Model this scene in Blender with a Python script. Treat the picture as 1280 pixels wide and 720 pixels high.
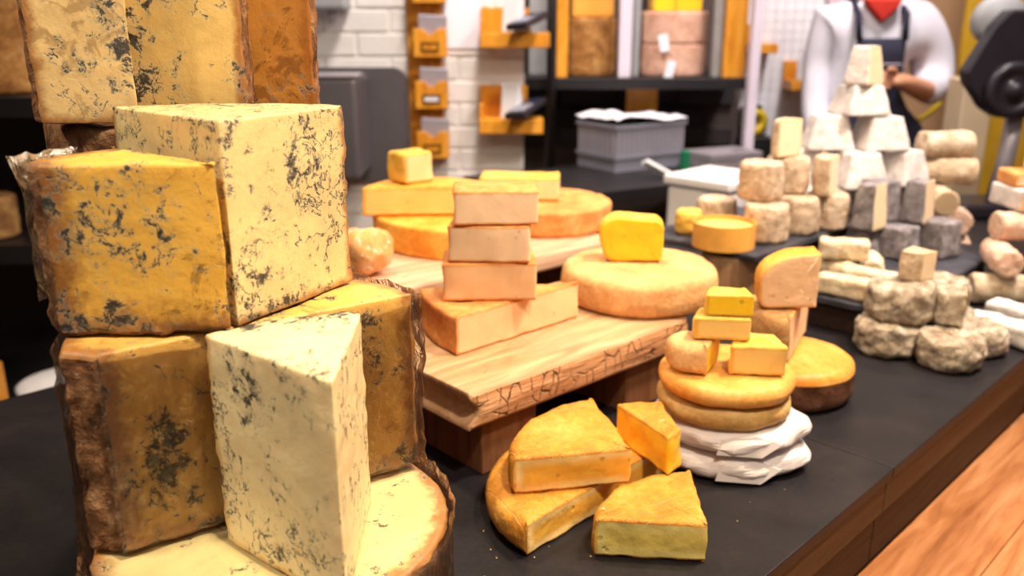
import bpy, bmesh, math, random
import numpy as np
from mathutils import Vector, Matrix, noise as mnoise

for o in list(bpy.data.objects): bpy.data.objects.remove(o)
scene = bpy.context.scene
COL = scene.collection
R = math.radians
random.seed(7)

# ------------------------------------------------------------------ camera
cam_d = bpy.data.cameras.new('camera'); cam = bpy.data.objects.new('camera', cam_d); COL.objects.link(cam)
cam.location = (0, 0, 1.4); cam.rotation_euler = (R(90 - 17.03), 0, 0)
cam_d.sensor_width = 36; cam_d.lens = 36 * 1090 / 1280
cam_d.clip_start = 0.02
cam_d.dof.use_dof = True; cam_d.dof.focus_distance = 0.72; cam_d.dof.aperture_fstop = 5.0
scene.camera = cam

# ------------------------------------------------------------------ world, lights, exposure
w = bpy.data.worlds.new('world'); scene.world = w; w.use_nodes = True
w.node_tree.nodes['Background'].inputs[0].default_value = (1.0, 0.86, 0.74, 1)
w.node_tree.nodes['Background'].inputs[1].default_value = 0.16
def area(name, loc, target, size, power, col, spread=180):
    l = bpy.data.lights.new(name, 'AREA'); l.shape = 'DISK'; l.size = size; l.energy = power; l.color = col
    l.spread = R(spread)
    o = bpy.data.objects.new(name, l); COL.objects.link(o); o.location = loc
    o.rotation_euler = (Vector(target) - Vector(loc)).to_track_quat('-Z', 'Y').to_euler()
    return o
WARM = (1.0, 0.76, 0.50)
area('counter_lamp_near', (0.35, 0.10, 2.35), (-0.15, 0.62, 1.1), 0.14, 8.8, (1.0, 0.84, 0.62), 110)
area('aisle_lamp', (-1.15, 0.15, 2.25), (-0.18, 0.58, 1.1), 0.12, 4.5, (1.0, 0.86, 0.66), 110)
area('counter_lamp_mid', (0.75, 0.95, 2.45), (0.15, 1.05, 0.95), 0.16, 12, WARM, 110)
area('counter_lamp_far', (1.15, 1.25, 2.5), (0.75, 1.65, 1.0), 0.2, 14, (1.0, 0.88, 0.80), 110)
area('board_lamp', (-0.35, 1.35, 2.5), (0.0, 1.3, 1.0), 0.16, 6, WARM, 110)
area('wall_lamp', (0.1, 2.15, 2.75), (-0.1, 3.0, 1.2), 0.3, 26, (1.0, 0.90, 0.82), 140)
area('back_room_lamp', (1.2, 2.45, 2.8), (1.25, 3.3, 1.2), 0.4, 26, (1.0, 0.92, 0.9), 140)
area('front_fill_light', (0.2, -0.9, 2.8), (0.2, 0.9, 0.9), 1.2, 5, (1.0, 0.86, 0.70))  # broad soft fill added behind the camera, not a fixture of the shop
vs = scene.view_settings
vs.view_transform = 'Standard'; vs.look = 'None'; vs.gamma = 1; vs.exposure = 0.0
try: vs.use_curve_mapping = False
except Exception: pass

# ------------------------------------------------------------------ node materials
class NT:
    def __init__(s, name):
        s.m = bpy.data.materials.new(name); s.m.use_nodes = True
        s.t = s.m.node_tree; s.t.nodes.clear()
        s.out = s.t.nodes.new('ShaderNodeOutputMaterial')
        s.b = s.t.nodes.new('ShaderNodeBsdfPrincipled')
        s.t.links.new(s.b.outputs[0], s.out.inputs[0])
        tc = s.t.nodes.new('ShaderNodeTexCoord'); oi = s.t.nodes.new('ShaderNodeObjectInfo')
        k = s.t.nodes.new('ShaderNodeVectorMath'); k.operation = 'SCALE'
        cmb = s.t.nodes.new('ShaderNodeCombineXYZ')
        for i, f in enumerate((7.3, 3.1, 5.7)):
            mm = s.math('MULTIPLY', oi.outputs['Random'], f); s.t.links.new(mm, cmb.inputs[i])
        ad = s.t.nodes.new('ShaderNodeVectorMath'); ad.operation = 'ADD'
        s.t.links.new(tc.outputs['Object'], ad.inputs[0]); s.t.links.new(cmb.outputs[0], ad.inputs[1])
        s.raw = tc.outputs['Object']; s.vec = ad.outputs[0]; s.rnd = oi.outputs['Random']
    def put(s, sock, v):
        if isinstance(v, (int, float)): sock.default_value = v
        elif isinstance(v, tuple): sock.default_value = v if len(v) == 4 or sock.type == 'VECTOR' else (*v, 1)
        else: s.t.links.new(v, sock)
    def math(s, op, a, b=0.0, clamp=False):
        n = s.t.nodes.new('ShaderNodeMath'); n.operation = op; n.use_clamp = clamp
        s.put(n.inputs[0], a); s.put(n.inputs[1], b); return n.outputs[0]
    def noise(s, scale, detail=4, rough=.55, dist=0.0, vec=None, stretch=None, color=False):
        v = vec or s.vec
        if stretch:
            mp = s.t.nodes.new('ShaderNodeMapping'); mp.inputs['Scale'].default_value = stretch
            s.t.links.new(v, mp.inputs[0]); v = mp.outputs[0]
        n = s.t.nodes.new('ShaderNodeTexNoise'); s.t.links.new(v, n.inputs['Vector'])
        n.inputs['Scale'].default_value = scale; n.inputs['Detail'].default_value = detail
        n.inputs['Roughness'].default_value = rough; n.inputs['Distortion'].default_value = dist
        return n.outputs['Color' if color else 'Fac']
    def warp(s, scale, amt, vec=None):
        v = vec or s.vec
        n = s.noise(scale, 3, .6, 0, v, color=True)
        a = s.t.nodes.new('ShaderNodeVectorMath'); a.operation = 'MULTIPLY_ADD'
        s.t.links.new(n, a.inputs[0]); a.inputs[1].default_value = (amt,) * 3; s.t.links.new(v, a.inputs[2])
        return a.outputs[0]
    def voro(s, scale, vec=None, feature='DISTANCE_TO_EDGE', stretch=None):
        v = vec or s.vec
        if stretch:
            mp = s.t.nodes.new('ShaderNodeMapping'); mp.inputs['Scale'].default_value = stretch
            s.t.links.new(v, mp.inputs[0]); v = mp.outputs[0]
        n = s.t.nodes.new('ShaderNodeTexVoronoi'); n.feature = feature
        s.t.links.new(v, n.inputs['Vector']); n.inputs['Scale'].default_value = scale
        return n.outputs['Distance']
    def step(s, v, lo, hi, a=0.0, b=1.0):
        n = s.t.nodes.new('ShaderNodeMapRange'); n.interpolation_type = 'SMOOTHSTEP'
        s.put(n.inputs[0], v); n.inputs[1].default_value = lo; n.inputs[2].default_value = hi
        n.inputs[3].default_value = a; n.inputs[4].default_value = b; return n.outputs[0]
    def ramp(s, v, stops):
        n = s.t.nodes.new('ShaderNodeValToRGB'); s.put(n.inputs[0], v)
        e = n.color_ramp.elements
        while len(e) < len(stops): e.new(0.5)
        for q, (p, c) in zip(e, stops): q.position = p; q.color = (*c, 1)
        return n.outputs[0]
    def mix(s, f, a, b):
        n = s.t.nodes.new('ShaderNodeMix'); n.data_type = 'RGBA'
        s.put(n.inputs[0], f); s.put(n.inputs[6], a); s.put(n.inputs[7], b); return n.outputs[2]
    def attr(s, name):
        n = s.t.nodes.new('ShaderNodeAttribute'); n.attribute_name = name; return n.outputs['Fac']
    def bump(s, h, strength, dist=0.002):
        n = s.t.nodes.new('ShaderNodeBump'); n.inputs['Strength'].default_value = strength
        n.inputs['Distance'].default_value = dist; s.put(n.inputs['Height'], h)
        s.t.links.new(n.outputs[0], s.b.inputs['Normal'])
    def fin(s, col, rough=.6, spec=.35, sss=0.0, metal=0.0, sssr=(.012, .006, .003)):
        s.put(s.b.inputs['Base Color'], col); s.put(s.b.inputs['Roughness'], rough)
        s.b.inputs['Specular IOR Level'].default_value = spec; s.b.inputs['Metallic'].default_value = metal
        if sss:
            s.b.inputs['Subsurface Weight'].default_value = sss
            s.b.inputs['Subsurface Radius'].default_value = sssr; s.b.inputs['Subsurface Scale'].default_value = 1.0
        return s.m

def spread3(c, k=.25):
    return [tuple(min(1, v * (1 - k)) for v in c), c, tuple(min(1, v * (1 + k * .6)) for v in c)]
def m_plain(name, c, rough=.5, spec=.4, metal=0.0, var=.12, sc=14, bump=0.0, bsc=200):
    n = NT(name); s3 = spread3(c, var)
    f = n.noise(sc, 4)
    if bump: n.bump(n.noise(bsc, 3), bump, .001)
    return n.fin(n.ramp(f, [(.3, s3[0]), (.5, s3[1]), (.7, s3[2])]), rough, spec, 0, metal)
def m_rind(name, cols, sc=25, bump=.5, bsc=120, rough=.75, fleck=None, fl=(.62, .7), sss=.08, spec=.25, dist=.4, hatch=None):
    """mottled rind: three or more colours over noise, optional flecks"""
    n = NT(name); f = n.noise(sc, 6, .62, dist)
    k = len(cols); col = n.ramp(f, [(.32 + .36 * i / (k - 1), c) for i, c in enumerate(cols)])
    fine = n.noise(bsc, 5, .65)
    col = n.mix(n.step(fine, .35, .65, .28, 0), col, tuple(v * .45 for v in cols[0]))
    if fleck:
        g = n.noise(sc * 2.6, 5, .7, .8); col = n.mix(n.step(g, *fl), col, fleck)
    hh = n.math('ADD', fine, n.math('MULTIPLY', f, 1.5))
    if hatch:
        sp = n.t.nodes.new('ShaderNodeSeparateXYZ'); n.t.links.new(n.warp(40, .004, n.raw), sp.inputs[0])
        a_ = n.math('ABSOLUTE', n.math('SINE', n.math('MULTIPLY', n.math('ADD', sp.outputs[0], n.math('MULTIPLY', sp.outputs[1], .5)), 260)))
        b_ = n.math('ABSOLUTE', n.math('SINE', n.math('MULTIPLY', n.math('SUBTRACT', sp.outputs[1], n.math('MULTIPLY', sp.outputs[0], .5)), 260)))
        g_ = n.math('MULTIPLY', n.step(n.math('MINIMUM', a_, b_), 0, .22, 1, 0), n.step(n.noise(30, 3), .42, .6, .15, 1))
        col = n.mix(n.math('MULTIPLY', g_, .40), col, hatch); hh = n.math('SUBTRACT', hh, n.math('MULTIPLY', g_, .8))
    n.bump(hh, bump, .004)
    return n.fin(col, rough, spec, sss)
def m_paste(name, c, edge=None, ew=.006, sc=18, var=.13, bump=.12, rough=.5, holes=0.0, sss=.2, spec=.4, edge2=None):
    """cut cheese paste; darker towards the rind by the mesh attribute rd"""
    n = NT(name); s3 = spread3(c, var); f = n.noise(sc, 5, .6, .3)
    col = n.ramp(f, [(.3, s3[0]), (.5, s3[1]), (.7, s3[2])])
    rd = n.math('ADD', n.attr('rd'), n.math('MULTIPLY', n.math('SUBTRACT', n.noise(90, 3), .5), ew * .9))
    if edge2: col = n.mix(n.step(rd, ew, ew * 4, .75, 0), col, edge2)
    if edge: col = n.mix(n.step(rd, ew * .25, ew, 1, 0), col, edge)
    h = n.noise(170, 4, .6)
    if holes:
        vo = n.voro(60, feature='F1'); hm = n.math('MULTIPLY', n.step(vo, .10, .2, 1, 0), n.step(n.noise(22, 2), .56, .62))
        col = n.mix(n.math('MULTIPLY', hm, holes), col, tuple(v * .45 for v in c))
        h = n.math('SUBTRACT', h, n.math('MULTIPLY', hm, 2.0))
    n.bump(h, bump, .003)
    return n.fin(col, rough, spec, sss)
def m_blue(name, c, brown, halo=(.36, .36, .26), dark=(.013, .015, .021), lo=.555, thr=.5, seed=0.0, bw=.012, browning=0.0, cw=.42):
    """blue cheese paste: clustered dark veins with a grey halo, browning near the rind"""
    n = NT(name); s3 = spread3(c, .14)
    ad = n.t.nodes.new('ShaderNodeVectorMath'); ad.operation = 'ADD'
    n.t.links.new(n.raw, ad.inputs[0]); ad.inputs[1].default_value = (seed * 1.7, seed * .9, seed * 2.3); v0 = ad.outputs[0]
    col = n.ramp(n.noise(16, 5, .6, .5, v0), [(.3, s3[0]), (.5, s3[1]), (.7, s3[2])])
    v = n.warp(30, .014, v0)
    clus = n.noise(17, 2, .5, .3, v0)
    pn = n.noise(80, 10, .80, .25, v)
    mixv = n.math('ADD', n.math('MULTIPLY', pn, .62), n.math('MULTIPLY', clus, cw))
    patch = n.step(mixv, lo, lo + .022)
    rg = n.math('ABSOLUTE', n.math('SUBTRACT', n.noise(34, 5, .62, .4, n.warp(55, .012, v0)), .5))
    clus2 = n.math('ADD', n.math('MULTIPLY', n.noise(14, 2, .5, .2, v0), .55), n.math('MULTIPLY', n.noise(48, 3, .6, 0, v0), .5))
    thread = n.math('MULTIPLY', n.step(rg, .003, .013, 1, 0), n.step(clus2, thr + .03, thr + .07))
    halo_f = n.math('MAXIMUM', n.step(mixv, lo - .045, lo + .02, 0, .42), n.math('MULTIPLY', n.step(rg, .0, .045, .4, 0), n.step(clus2, thr + .02, thr + .07)))
    vein = n.math('MAXIMUM', patch, thread)
    rd = n.math('ADD', n.attr('rd'), n.math('MULTIPLY', n.math('SUBTRACT', n.noise(70, 5, .65, .3, v0), .5), bw * 1.6))
    col = n.mix(n.step(rd, bw * .15, bw * 1.1, .92, 0), col, brown)
    if browning:
        bm_ = n.math('ADD', n.math('MULTIPLY', n.noise(40, 6, .7, .8, v0), .7), n.math('MULTIPLY', n.noise(11, 2, .5, 0, v0), .35))
        col = n.mix(n.step(bm_, .57, .64, 0, browning), col, tuple(x * .55 for x in brown))
    col = n.mix(halo_f, col, halo)
    col = n.mix(n.math('MULTIPLY', vein, .93), col, n.mix(n.step(n.noise(190, 4, .7, .5, v0), .50, .62), dark, (.095, .095, .08)))
    h = n.math('SUBTRACT', n.math('MULTIPLY', n.noise(160, 5, .65, 0, v0), .45), n.math('MULTIPLY', vein, n.math('ADD', n.noise(240, 4, .7, 0, v0), .4)))
    n.bump(h, .45, .004)
    return n.fin(col, .42, .45, .15)
def m_wood(name, cols, stretch=(2, 26, 26), sc=1.6, rough=.55, bump=.25, cracks=0.0, spec=.3):
    n = NT(name); f = n.noise(sc * 6, 6, .62, 1.2, stretch=tuple(x / 6 for x in stretch))
    g = n.noise(sc * 40, 3, .6, .2, stretch=tuple(x / 12 for x in stretch))
    k = len(cols); col = n.ramp(n.math('ADD', n.math('MULTIPLY', f, .75), n.math('MULTIPLY', g, .25)), [(.34 + .32 * i / (k - 1), c) for i, c in enumerate(cols)])
    h = n.math('ADD', f, g)
    if cracks:
        wv = n.warp(30, .02)
        e1 = n.voro(62, wv, stretch=(1.0, .3, .38)); e2 = n.voro(26, wv, stretch=(.22, .3, 2.2))
        ck = n.math('MAXIMUM', n.math('MULTIPLY', n.step(e1, 0, .05, 1, 0), n.step(n.noise(26, 4), .44, .6)), n.math('MULTIPLY', n.step(e2, 0, .03, 1, 0), n.step(n.noise(17, 3), .45, .58)))
        col = n.mix(n.math('MULTIPLY', ck, cracks), col, tuple(v * .22 for v in cols[0]))
        h = n.math('SUBTRACT', h, n.math('MULTIPLY', ck, 2.5))
    n.bump(h, bump, .004)
    return n.fin(col, rough, spec)
def m_film(name):
    n = NT(name); t = n.t
    tr = t.nodes.new('ShaderNodeBsdfTransparent'); tr.inputs[0].default_value = (.97, .96, .95, 1)
    gl = t.nodes.new('ShaderNodeBsdfGlossy'); gl.inputs['Roughness'].default_value = .12; gl.inputs[0].default_value = (1, .96, .92, 1)
    bp = t.nodes.new('ShaderNodeBump'); bp.inputs['Strength'].default_value = .9; bp.inputs['Distance'].default_value = .006
    h = n.noise(70, 4, .6, 1.4, stretch=(1, 1, .5)); t.links.new(h, bp.inputs['Height']); t.links.new(bp.outputs[0], gl.inputs['Normal'])
    fr = t.nodes.new('ShaderNodeFresnel'); fr.inputs[0].default_value = 1.5; t.links.new(bp.outputs[0], fr.inputs['Normal'])
    df = t.nodes.new('ShaderNodeBsdfTranslucent'); df.inputs[0].default_value = (.9, .88, .86, 1); m0 = t.nodes.new('ShaderNodeMixShader'); m0.inputs[0].default_value = .07
    t.links.new(tr.outputs[0], m0.inputs[1]); t.links.new(df.outputs[0], m0.inputs[2])
    mx = t.nodes.new('ShaderNodeMixShader'); t.links.new(n.math('ADD', n.math('MULTIPLY', fr.outputs[0], .9), .02, True), mx.inputs[0])
    t.links.new(m0.outputs[0], mx.inputs[1]); t.links.new(gl.outputs[0], mx.inputs[2]); t.links.new(mx.outputs[0], n.out.inputs[0])
    return n.m

# ------------------------------------------------------------------ object helpers
def tag(o, label, cat=None, group=None, kind=None):
    if label: o['label'] = label
    if cat: o['category'] = cat
    if group: o['group'] = group
    if kind: o['kind'] = kind
    return o
def empty(name, loc=(0, 0, 0), rot=(0, 0, 0)):
    o = bpy.data.objects.new(name, None); COL.objects.link(o); o.location = loc; o.rotation_euler = rot
    o.empty_display_size = .02; return o
def mesh_obj(name, verts, faces, mat, parent=None, loc=(0, 0, 0), rot=(0, 0, 0), smooth=True, attrs=None):
    me = bpy.data.meshes.new(name); me.from_pydata([tuple(map(float, v)) for v in verts], [], [tuple(map(int, f)) for f in faces])
    if smooth: me.polygons.foreach_set('use_smooth', [True] * len(me.polygons))
    if attrs:
        for k, a in attrs.items():
            at = me.attributes.new(k, 'FLOAT', 'POINT'); at.data.foreach_set('value', np.asarray(a, dtype=np.float32))
    me.materials.append(mat); me.update()
    o = bpy.data.objects.new(name, me); COL.objects.link(o); o.location = loc; o.rotation_euler = rot
    if parent: o.parent = parent
    return o
def bm_obj(name, bm, mat, parent=None, loc=(0, 0, 0), rot=(0, 0, 0), smooth=False):
    bmesh.ops.recalc_face_normals(bm, faces=bm.faces)
    me = bpy.data.meshes.new(name); bm.to_mesh(me); bm.free()
    if smooth: me.polygons.foreach_set('use_smooth', [True] * len(me.polygons))
    me.materials.append(mat)
    o = bpy.data.objects.new(name, me); COL.objects.link(o); o.location = loc; o.rotation_euler = rot
    if parent: o.parent = parent
    return o
def b_box(bm, x0, x1, y0, y1, z0, z1, bev=0.0, seg=2):
    r = bmesh.ops.create_cube(bm, size=1.0); vs_ = r['verts']
    for v in vs_: v.co = Vector((x0 + (v.co.x + .5) * (x1 - x0), y0 + (v.co.y + .5) * (y1 - y0), z0 + (v.co.z + .5) * (z1 - z0)))
    if bev:
        es = list({e for v in vs_ for e in v.link_edges})
        bmesh.ops.bevel(bm, geom=es, offset=bev, segments=seg, affect='EDGES', profile=.5)
def box(name, mat, x0, x1, y0, y1, z0, z1, parent=None, bev=.0, loc=(0, 0, 0), rot=(0, 0, 0)):
    bm = bmesh.new(); b_box(bm, x0, x1, y0, y1, z0, z1, bev); return bm_obj(name, bm, mat, parent, loc, rot)
def prism(name, mat, pts, axis, a, b, parent=None, bev=0.0, loc=(0, 0, 0), rot=(0, 0, 0)):
    """polygon extruded along axis ('x','y','z') from a to b"""
    bm = bmesh.new()
    def co(p, t): return {'x': (t, p[0], p[1]), 'y': (p[0], t, p[1]), 'z': (p[0], p[1], t)}[axis]
    va = [bm.verts.new(co(p, a)) for p in pts]; vb = [bm.verts.new(co(p, b)) for p in pts]
    bm.faces.new(va); bm.faces.new(vb); k = len(pts)
    for i in range(k): bm.faces.new((va[i], va[(i + 1) % k], vb[(i + 1) % k], vb[i]))
    if bev: bmesh.ops.bevel(bm, geom=list(bm.edges), offset=bev, segments=2, affect='EDGES', profile=.5)
    return bm_obj(name, bm, mat, parent, loc, rot)
def lathe(name, mat, prof, parent=None, loc=(0, 0, 0), rot=(0, 0, 0), n=40, smooth=True):
    vs_, fs = [], []
    for r, z in prof:
        for i in range(n): a = 2 * math.pi * i / n; vs_.append((r * math.cos(a), r * math.sin(a), z))
    for k in range(len(prof) - 1):
        for i in range(n): fs.append((k * n + i, k * n + (i + 1) % n, (k + 1) * n + (i + 1) % n, (k + 1) * n + i))
    return mesh_obj(name, vs_, fs, mat, parent, loc, rot, smooth)
def tube(name, mat, pts, r, parent=None, n=10, closed=False, loc=(0, 0, 0), rot=(0, 0, 0)):
    vs_, fs = [], []; P = [Vector(p) for p in pts]; m = len(P)
    rr = r if isinstance(r, (list, tuple)) else [r] * m
    for i, p in enumerate(P):
        d = (P[(i + 1) % m] - P[i - 1]) if closed else (P[min(i + 1, m - 1)] - P[max(i - 1, 0)])
        q = d.to_track_quat('Z', 'Y')
        for j in range(n):
            a = 2 * math.pi * j / n; vs_.append(p + q @ Vector((rr[i] * math.cos(a), rr[i] * math.sin(a), 0)))
    for i in range(m if closed else m - 1):
        for j in range(n):
            k = (i + 1) % m; fs.append((i * n + j, i * n + (j + 1) % n, k * n + (j + 1) % n, k * n + j))
    if not closed: fs.append(tuple(range(n))[::-1]); fs.append(tuple((m - 1) * n + j for j in range(n)))
    return mesh_obj(name, vs_, fs, mat, parent, loc, rot)

# ------------------------------------------------------------------ cheese builder
def o_poly(pts, flags, fillet=.002, ds=.004):
    """closed CCW polygon, flags[i] = 1 if the side i -> i+1 is rind"""
    P = [np.array(p, float) for p in pts]; k = len(P); out = []; fl = []
    for i in range(k):
        a, b, c = P[i - 1], P[i], P[(i + 1) % k]; r = fillet[i] if isinstance(fillet, (list, tuple)) else fillet
        la, lc = np.linalg.norm(a - b), np.linalg.norm(c - b); r = min(r, la * .45, lc * .45)
        p0 = b + (a - b) / la * r; p1 = b + (c - b) / lc * r
        na, nc = P[(i + 1) % k], P[(i + 2) % k]
        for t in (0, .33, .67, 1):
            q = (1 - t) ** 2 * p0 + 2 * t * (1 - t) * b + t * t * p1; out.append(q); fl.append(flags[i - 1] if t < .5 else flags[i])
        r2 = fillet[(i + 1) % k] if isinstance(fillet, (list, tuple)) else fillet
        l2 = np.linalg.norm(na - b); r2 = min(r2, l2 * .45, np.linalg.norm(nc - na) * .45)
        e = na + (b - na) / l2 * r2; n = max(1, int(np.linalg.norm(e - p1) / ds))
        for j in range(1, n): out.append(p1 + (e - p1) * j / n); fl.append(flags[i])
    return np.array(out), np.array(fl)
def o_sector(Rr, a0, a1, ds=.004, fillet=.003, apex=.0015, end=None):
    """wheel sector with its apex at the origin, angles in degrees; end = worn chamfer of rind at the a1 corner"""
    b1 = a1 - (math.degrees(end * 1.1 / Rr) if end else 0)
    n = max(6, int(Rr * R(b1 - a0) / .006)); pts = [(0, 0)]; fl = [0]
    for i in range(n + 1):
        a = R(a0 + (b1 - a0) * i / n); pts.append((Rr * math.cos(a), Rr * math.sin(a))); fl.append(1)
    f = [apex] + [fillet] + [.002] * (n - 1) + [fillet]
    if end: pts.append(((Rr - end) * math.cos(R(a1)), (Rr - end) * math.sin(R(a1)))); fl.append(0); f[-1] = end * .5; f.append(.003)
    else: fl[-1] = 0
    return o_poly(pts, fl, f, ds)
def o_circle(Rr, ds=.005, cut=None):
    n = max(20, int(2 * math.pi * Rr / ds)); a = np.arange(n) * 2 * math.pi / n
    return np.stack([Rr * np.cos(a), Rr * np.sin(a)], 1), np.ones(n, int)
def o_rect(wd, dp, flags=(1, 1, 1, 1), fillet=.004, ds=.004):
    """sides in order front(-y), right(+x), back(+y), left(-x)"""
    x, y = wd / 2, dp / 2
    return o_poly([(-x, -y), (x, -y), (x, y), (-x, y)], flags, fillet, ds)
OFF = [0]
def cheese(name, label, cat, ol, h, rind, paste=None, loc=(0, 0, 0), rot=(0, 0, 0), br=.008, bc=.0015, bulge=0.0, taper=1.0, dome=0.0,
           top=1, bot=1, nz=8, nr=7, amp=.0012, ampc=.0004, nsc=45, lump=0.0, lsc=14, group=None, warp=None, tilt=None, lean=(0, 0)):
    pts, fl = ol; N = len(pts); OFF[0] += 1; seed = Vector((OFF[0] * 3.17, OFF[0] * 1.31, OFF[0] * 2.77))
    nx, pv = np.roll(pts, -1, 0), np.roll(pts, 1, 0); t = nx - pv; t /= np.linalg.norm(t, axis=1)[:, None] + 1e-9
    nrm = np.stack([t[:, 1], -t[:, 0]], 1)
    fv = np.maximum(fl, np.roll(fl, 1)).astype(float); both = np.minimum(fl, np.roll(fl, 1)).astype(float)
    b = np.where(both > 0, br, bc).astype(float)
    for _ in range(3): b = np.minimum(b, (np.roll(b, 1) + b + np.roll(b, -1)) / 3 + .0006) if br > bc else b
    b = np.minimum(b, h * .49); cen = pts.mean(0); sm = fv.copy()
    for _ in range(4): sm = (np.roll(sm, 1) + sm + np.roll(sm, -1)) / 3
    rings = []; nb = 4
    def prof(zz, ins):
        f = 1 + (taper - 1) * (zz / h)
        bl = bulge * np.sin(np.clip(zz / h, 0, 1) * math.pi) * sm
        p = pts - nrm * (ins - bl)[:, None]; p = cen + (p - cen) * (f[:, None] if hasattr(f, '__len__') else f)
        p = p + np.outer(zz / h, lean) if hasattr(zz, '__len__') else p
        return np.concatenate([p, np.asarray(zz).reshape(-1, 1)], 1)
    cb = prof(np.zeros(N), b); ct = prof(np.full(N, h), b)
    c0 = np.array([*cb[:, :2].mean(0), 0]); c1 = np.array([*ct[:, :2].mean(0), h])
    for k in range(1, nr): rings.append(('b', c0 + (cb - c0) * k / nr))
    for k in range(nb + 1):
        a = math.pi / 2 * k / nb; rings.append(('b' if k < nb else 's', prof(b * (1 - math.cos(a)), b * (1 - math.sin(a)))))
    for k in range(1, nz):
        z0 = b; z1 = h - b; rings.append(('s', prof(z0 + (z1 - z0) * k / nz, np.zeros(N))))
    for k in range(nb + 1):
        a = math.pi / 2 * k / nb; rings.append(('t', prof(h - b * (1 - math.sin(a)), b * (1 - math.cos(a)))))
    for k in range(nr - 1, 0, -1):
        p = c1 + (ct - c1) * k / nr; p[:, 2] += dome * (1 - (k / nr) ** 2); rings.append(('t', p))
    V = np.concatenate([r[1] for r in rings] + [c0[None], c1[None] + np.array([[0, 0, dome]])], 0); M = len(rings)
    F, G = [], []
    for i in range(N): F.append((M * N, (i + 1) % N, i)); G.append(bot)
    for k in range(M - 1):
        ka, kb = rings[k][0], rings[k + 1][0]
        for i in range(N):
            j = (i + 1) % N; F.append((k * N + i, k * N + j, (k + 1) * N + j, (k + 1) * N + i))
            if ka == 's': G.append(int(fl[i]))
            elif ka == 'b' : G.append(int(bot if fl[i] or k < nr - 1 else (bot and bc > .002)))
            else: G.append(int(top if fl[i] or k >= M - nr else (top and bc > .002)))
    for i in range(N): F.append((M * N + 1, (M - 1) * N + i, (M - 1) * N + (i + 1) % N)); G.append(top)
    G = np.array(G)
    # distance from the rind, kept as a mesh attribute for the paste colour
    rs = pts[fv > 0]
    rd = np.full(len(V), 1.0)
    if len(rs):
        for s0 in range(0, len(V), 4000):
            dd = V[s0:s0 + 4000, None, :2] - rs[None]; rd[s0:s0 + 4000] = np.sqrt((dd ** 2).sum(2).min(1))
    if top: rd = np.minimum(rd, np.abs(h - V[:, 2]))
    if bot: rd = np.minimum(rd, np.abs(V[:, 2]))
    # relief
    wv = np.zeros(len(V)); 
    for f, g in zip(F, G):
        if g:
            for q in f: wv[q] = 1
    me = bpy.data.meshes.new('tmp'); me.from_pydata(V.tolist(), [], F)
    nn = np.zeros(len(V) * 3); me.vertex_normals.foreach_get('vector', nn); nn = nn.reshape(-1, 3); bpy.data.meshes.remove(me)
    for k in range(M):
        if k < nr - 1: nn[k * N:(k + 1) * N] = (0, 0, -1)
        elif k > M - nr: nn[k * N:(k + 1) * N] = (0, 0, 1)
    nn[M * N] = (0, 0, -1); nn[M * N + 1] = (0, 0, 1)
    D = np.zeros(len(V))
    for i, v in enumerate(V):
        p = Vector(v) + seed; a_ = amp if wv[i] else ampc
        D[i] = a_ * mnoise.fractal(p * nsc, .8, 2.0, 3)
        if lump: D[i] += lump * mnoise.noise(p * lsc)
    V = V + nn * D[:, None]
    V[:, 2] = np.maximum(V[:, 2], 0)
    if warp: V = np.array([warp(v) for v in V])
    kinds = set(G.tolist())
    def sub(name, g, mat, parent=None, **kw):
        idx = [i for i, q in enumerate(G) if q == g]; used = sorted({v for i in idx for v in F[i]}); mp = {u: k for k, u in enumerate(used)}
        return mesh_obj(name, V[used], [[mp[v] for v in F[i]] for i in idx], mat, parent, attrs={'rd': rd[used]}, **kw)
    if len(kinds) == 1 or paste is None:
        o = mesh_obj(name, V, F, rind if 1 in kinds else paste, None, loc, rot, attrs={'rd': rd})
    else:
        o = empty(name, loc, rot); sub('paste', 0, paste, o); sub('rind', 1, rind, o)
    tag(o, label, cat, group); return o

# ------------------------------------------------------------------ materials
M = {}
M['slate'] = m_rind('slate_top', [(.008, .007, .009), (.013, .011, .014), (.022, .017, .017)], 9, .12, 160, .46, None, sss=0, spec=.28)
M['slate_board'] = m_rind('slate_board', [(.03, .03, .04), (.05, .05, .065), (.08, .075, .09)], 12, .3, 90, .5, None, sss=0)
M['fascia'] = m_wood('fascia_wood', [(.055, .028, .014), (.085, .046, .024), (.11, .062, .034)], (2, 30, 30))
M['dark_wood'] = m_wood('dark_panel_wood', [(.018, .009, .006), (.035, .017, .011), (.055, .027, .017)], (2, 30, 30))
M['ledge'] = m_wood('ledge_wood', [(.26, .09, .03), (.40, .16, .06), (.52, .25, .11)], (2.5, 22, 22), rough=.35)
M['floor'] = m_wood('floor_wood', [(.20, .09, .04), (.32, .16, .07), (.40, .22, .10)], (2, 20, 20))
M['board_top'] = m_wood('pale_board_wood', [(.36, .19, .085), (.50, .29, .15), (.62, .40, .235)], (3, 26, 26))
M['board_edge'] = m_wood('cracked_live_edge', [(.30, .12, .05), (.52, .26, .12), (.68, .40, .22)], (2.4, 20, 34), cracks=.9, bump=.7, rough=.7)
M['board_pink'] = m_wood('pinkish_board_wood', [(.46, .22, .13), (.62, .37, .24), (.74, .50, .35)], (2, 22, 40))
M['block'] = m_wood('brown_block_wood', [(.10, .035, .015), (.17, .065, .027), (.23, .10, .045)], (20, 20, 2))
M['stump'] = m_wood('stump_wood', [(.13, .065, .03), (.24, .13, .065), (.34, .20, .11)], (16, 16, 2))
M['orange_wood'] = m_wood('orange_varnished_wood', [(.52, .18, .012), (.72, .29, .025), (.82, .38, .05)], (10, 10, 2), rough=.4)
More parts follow.
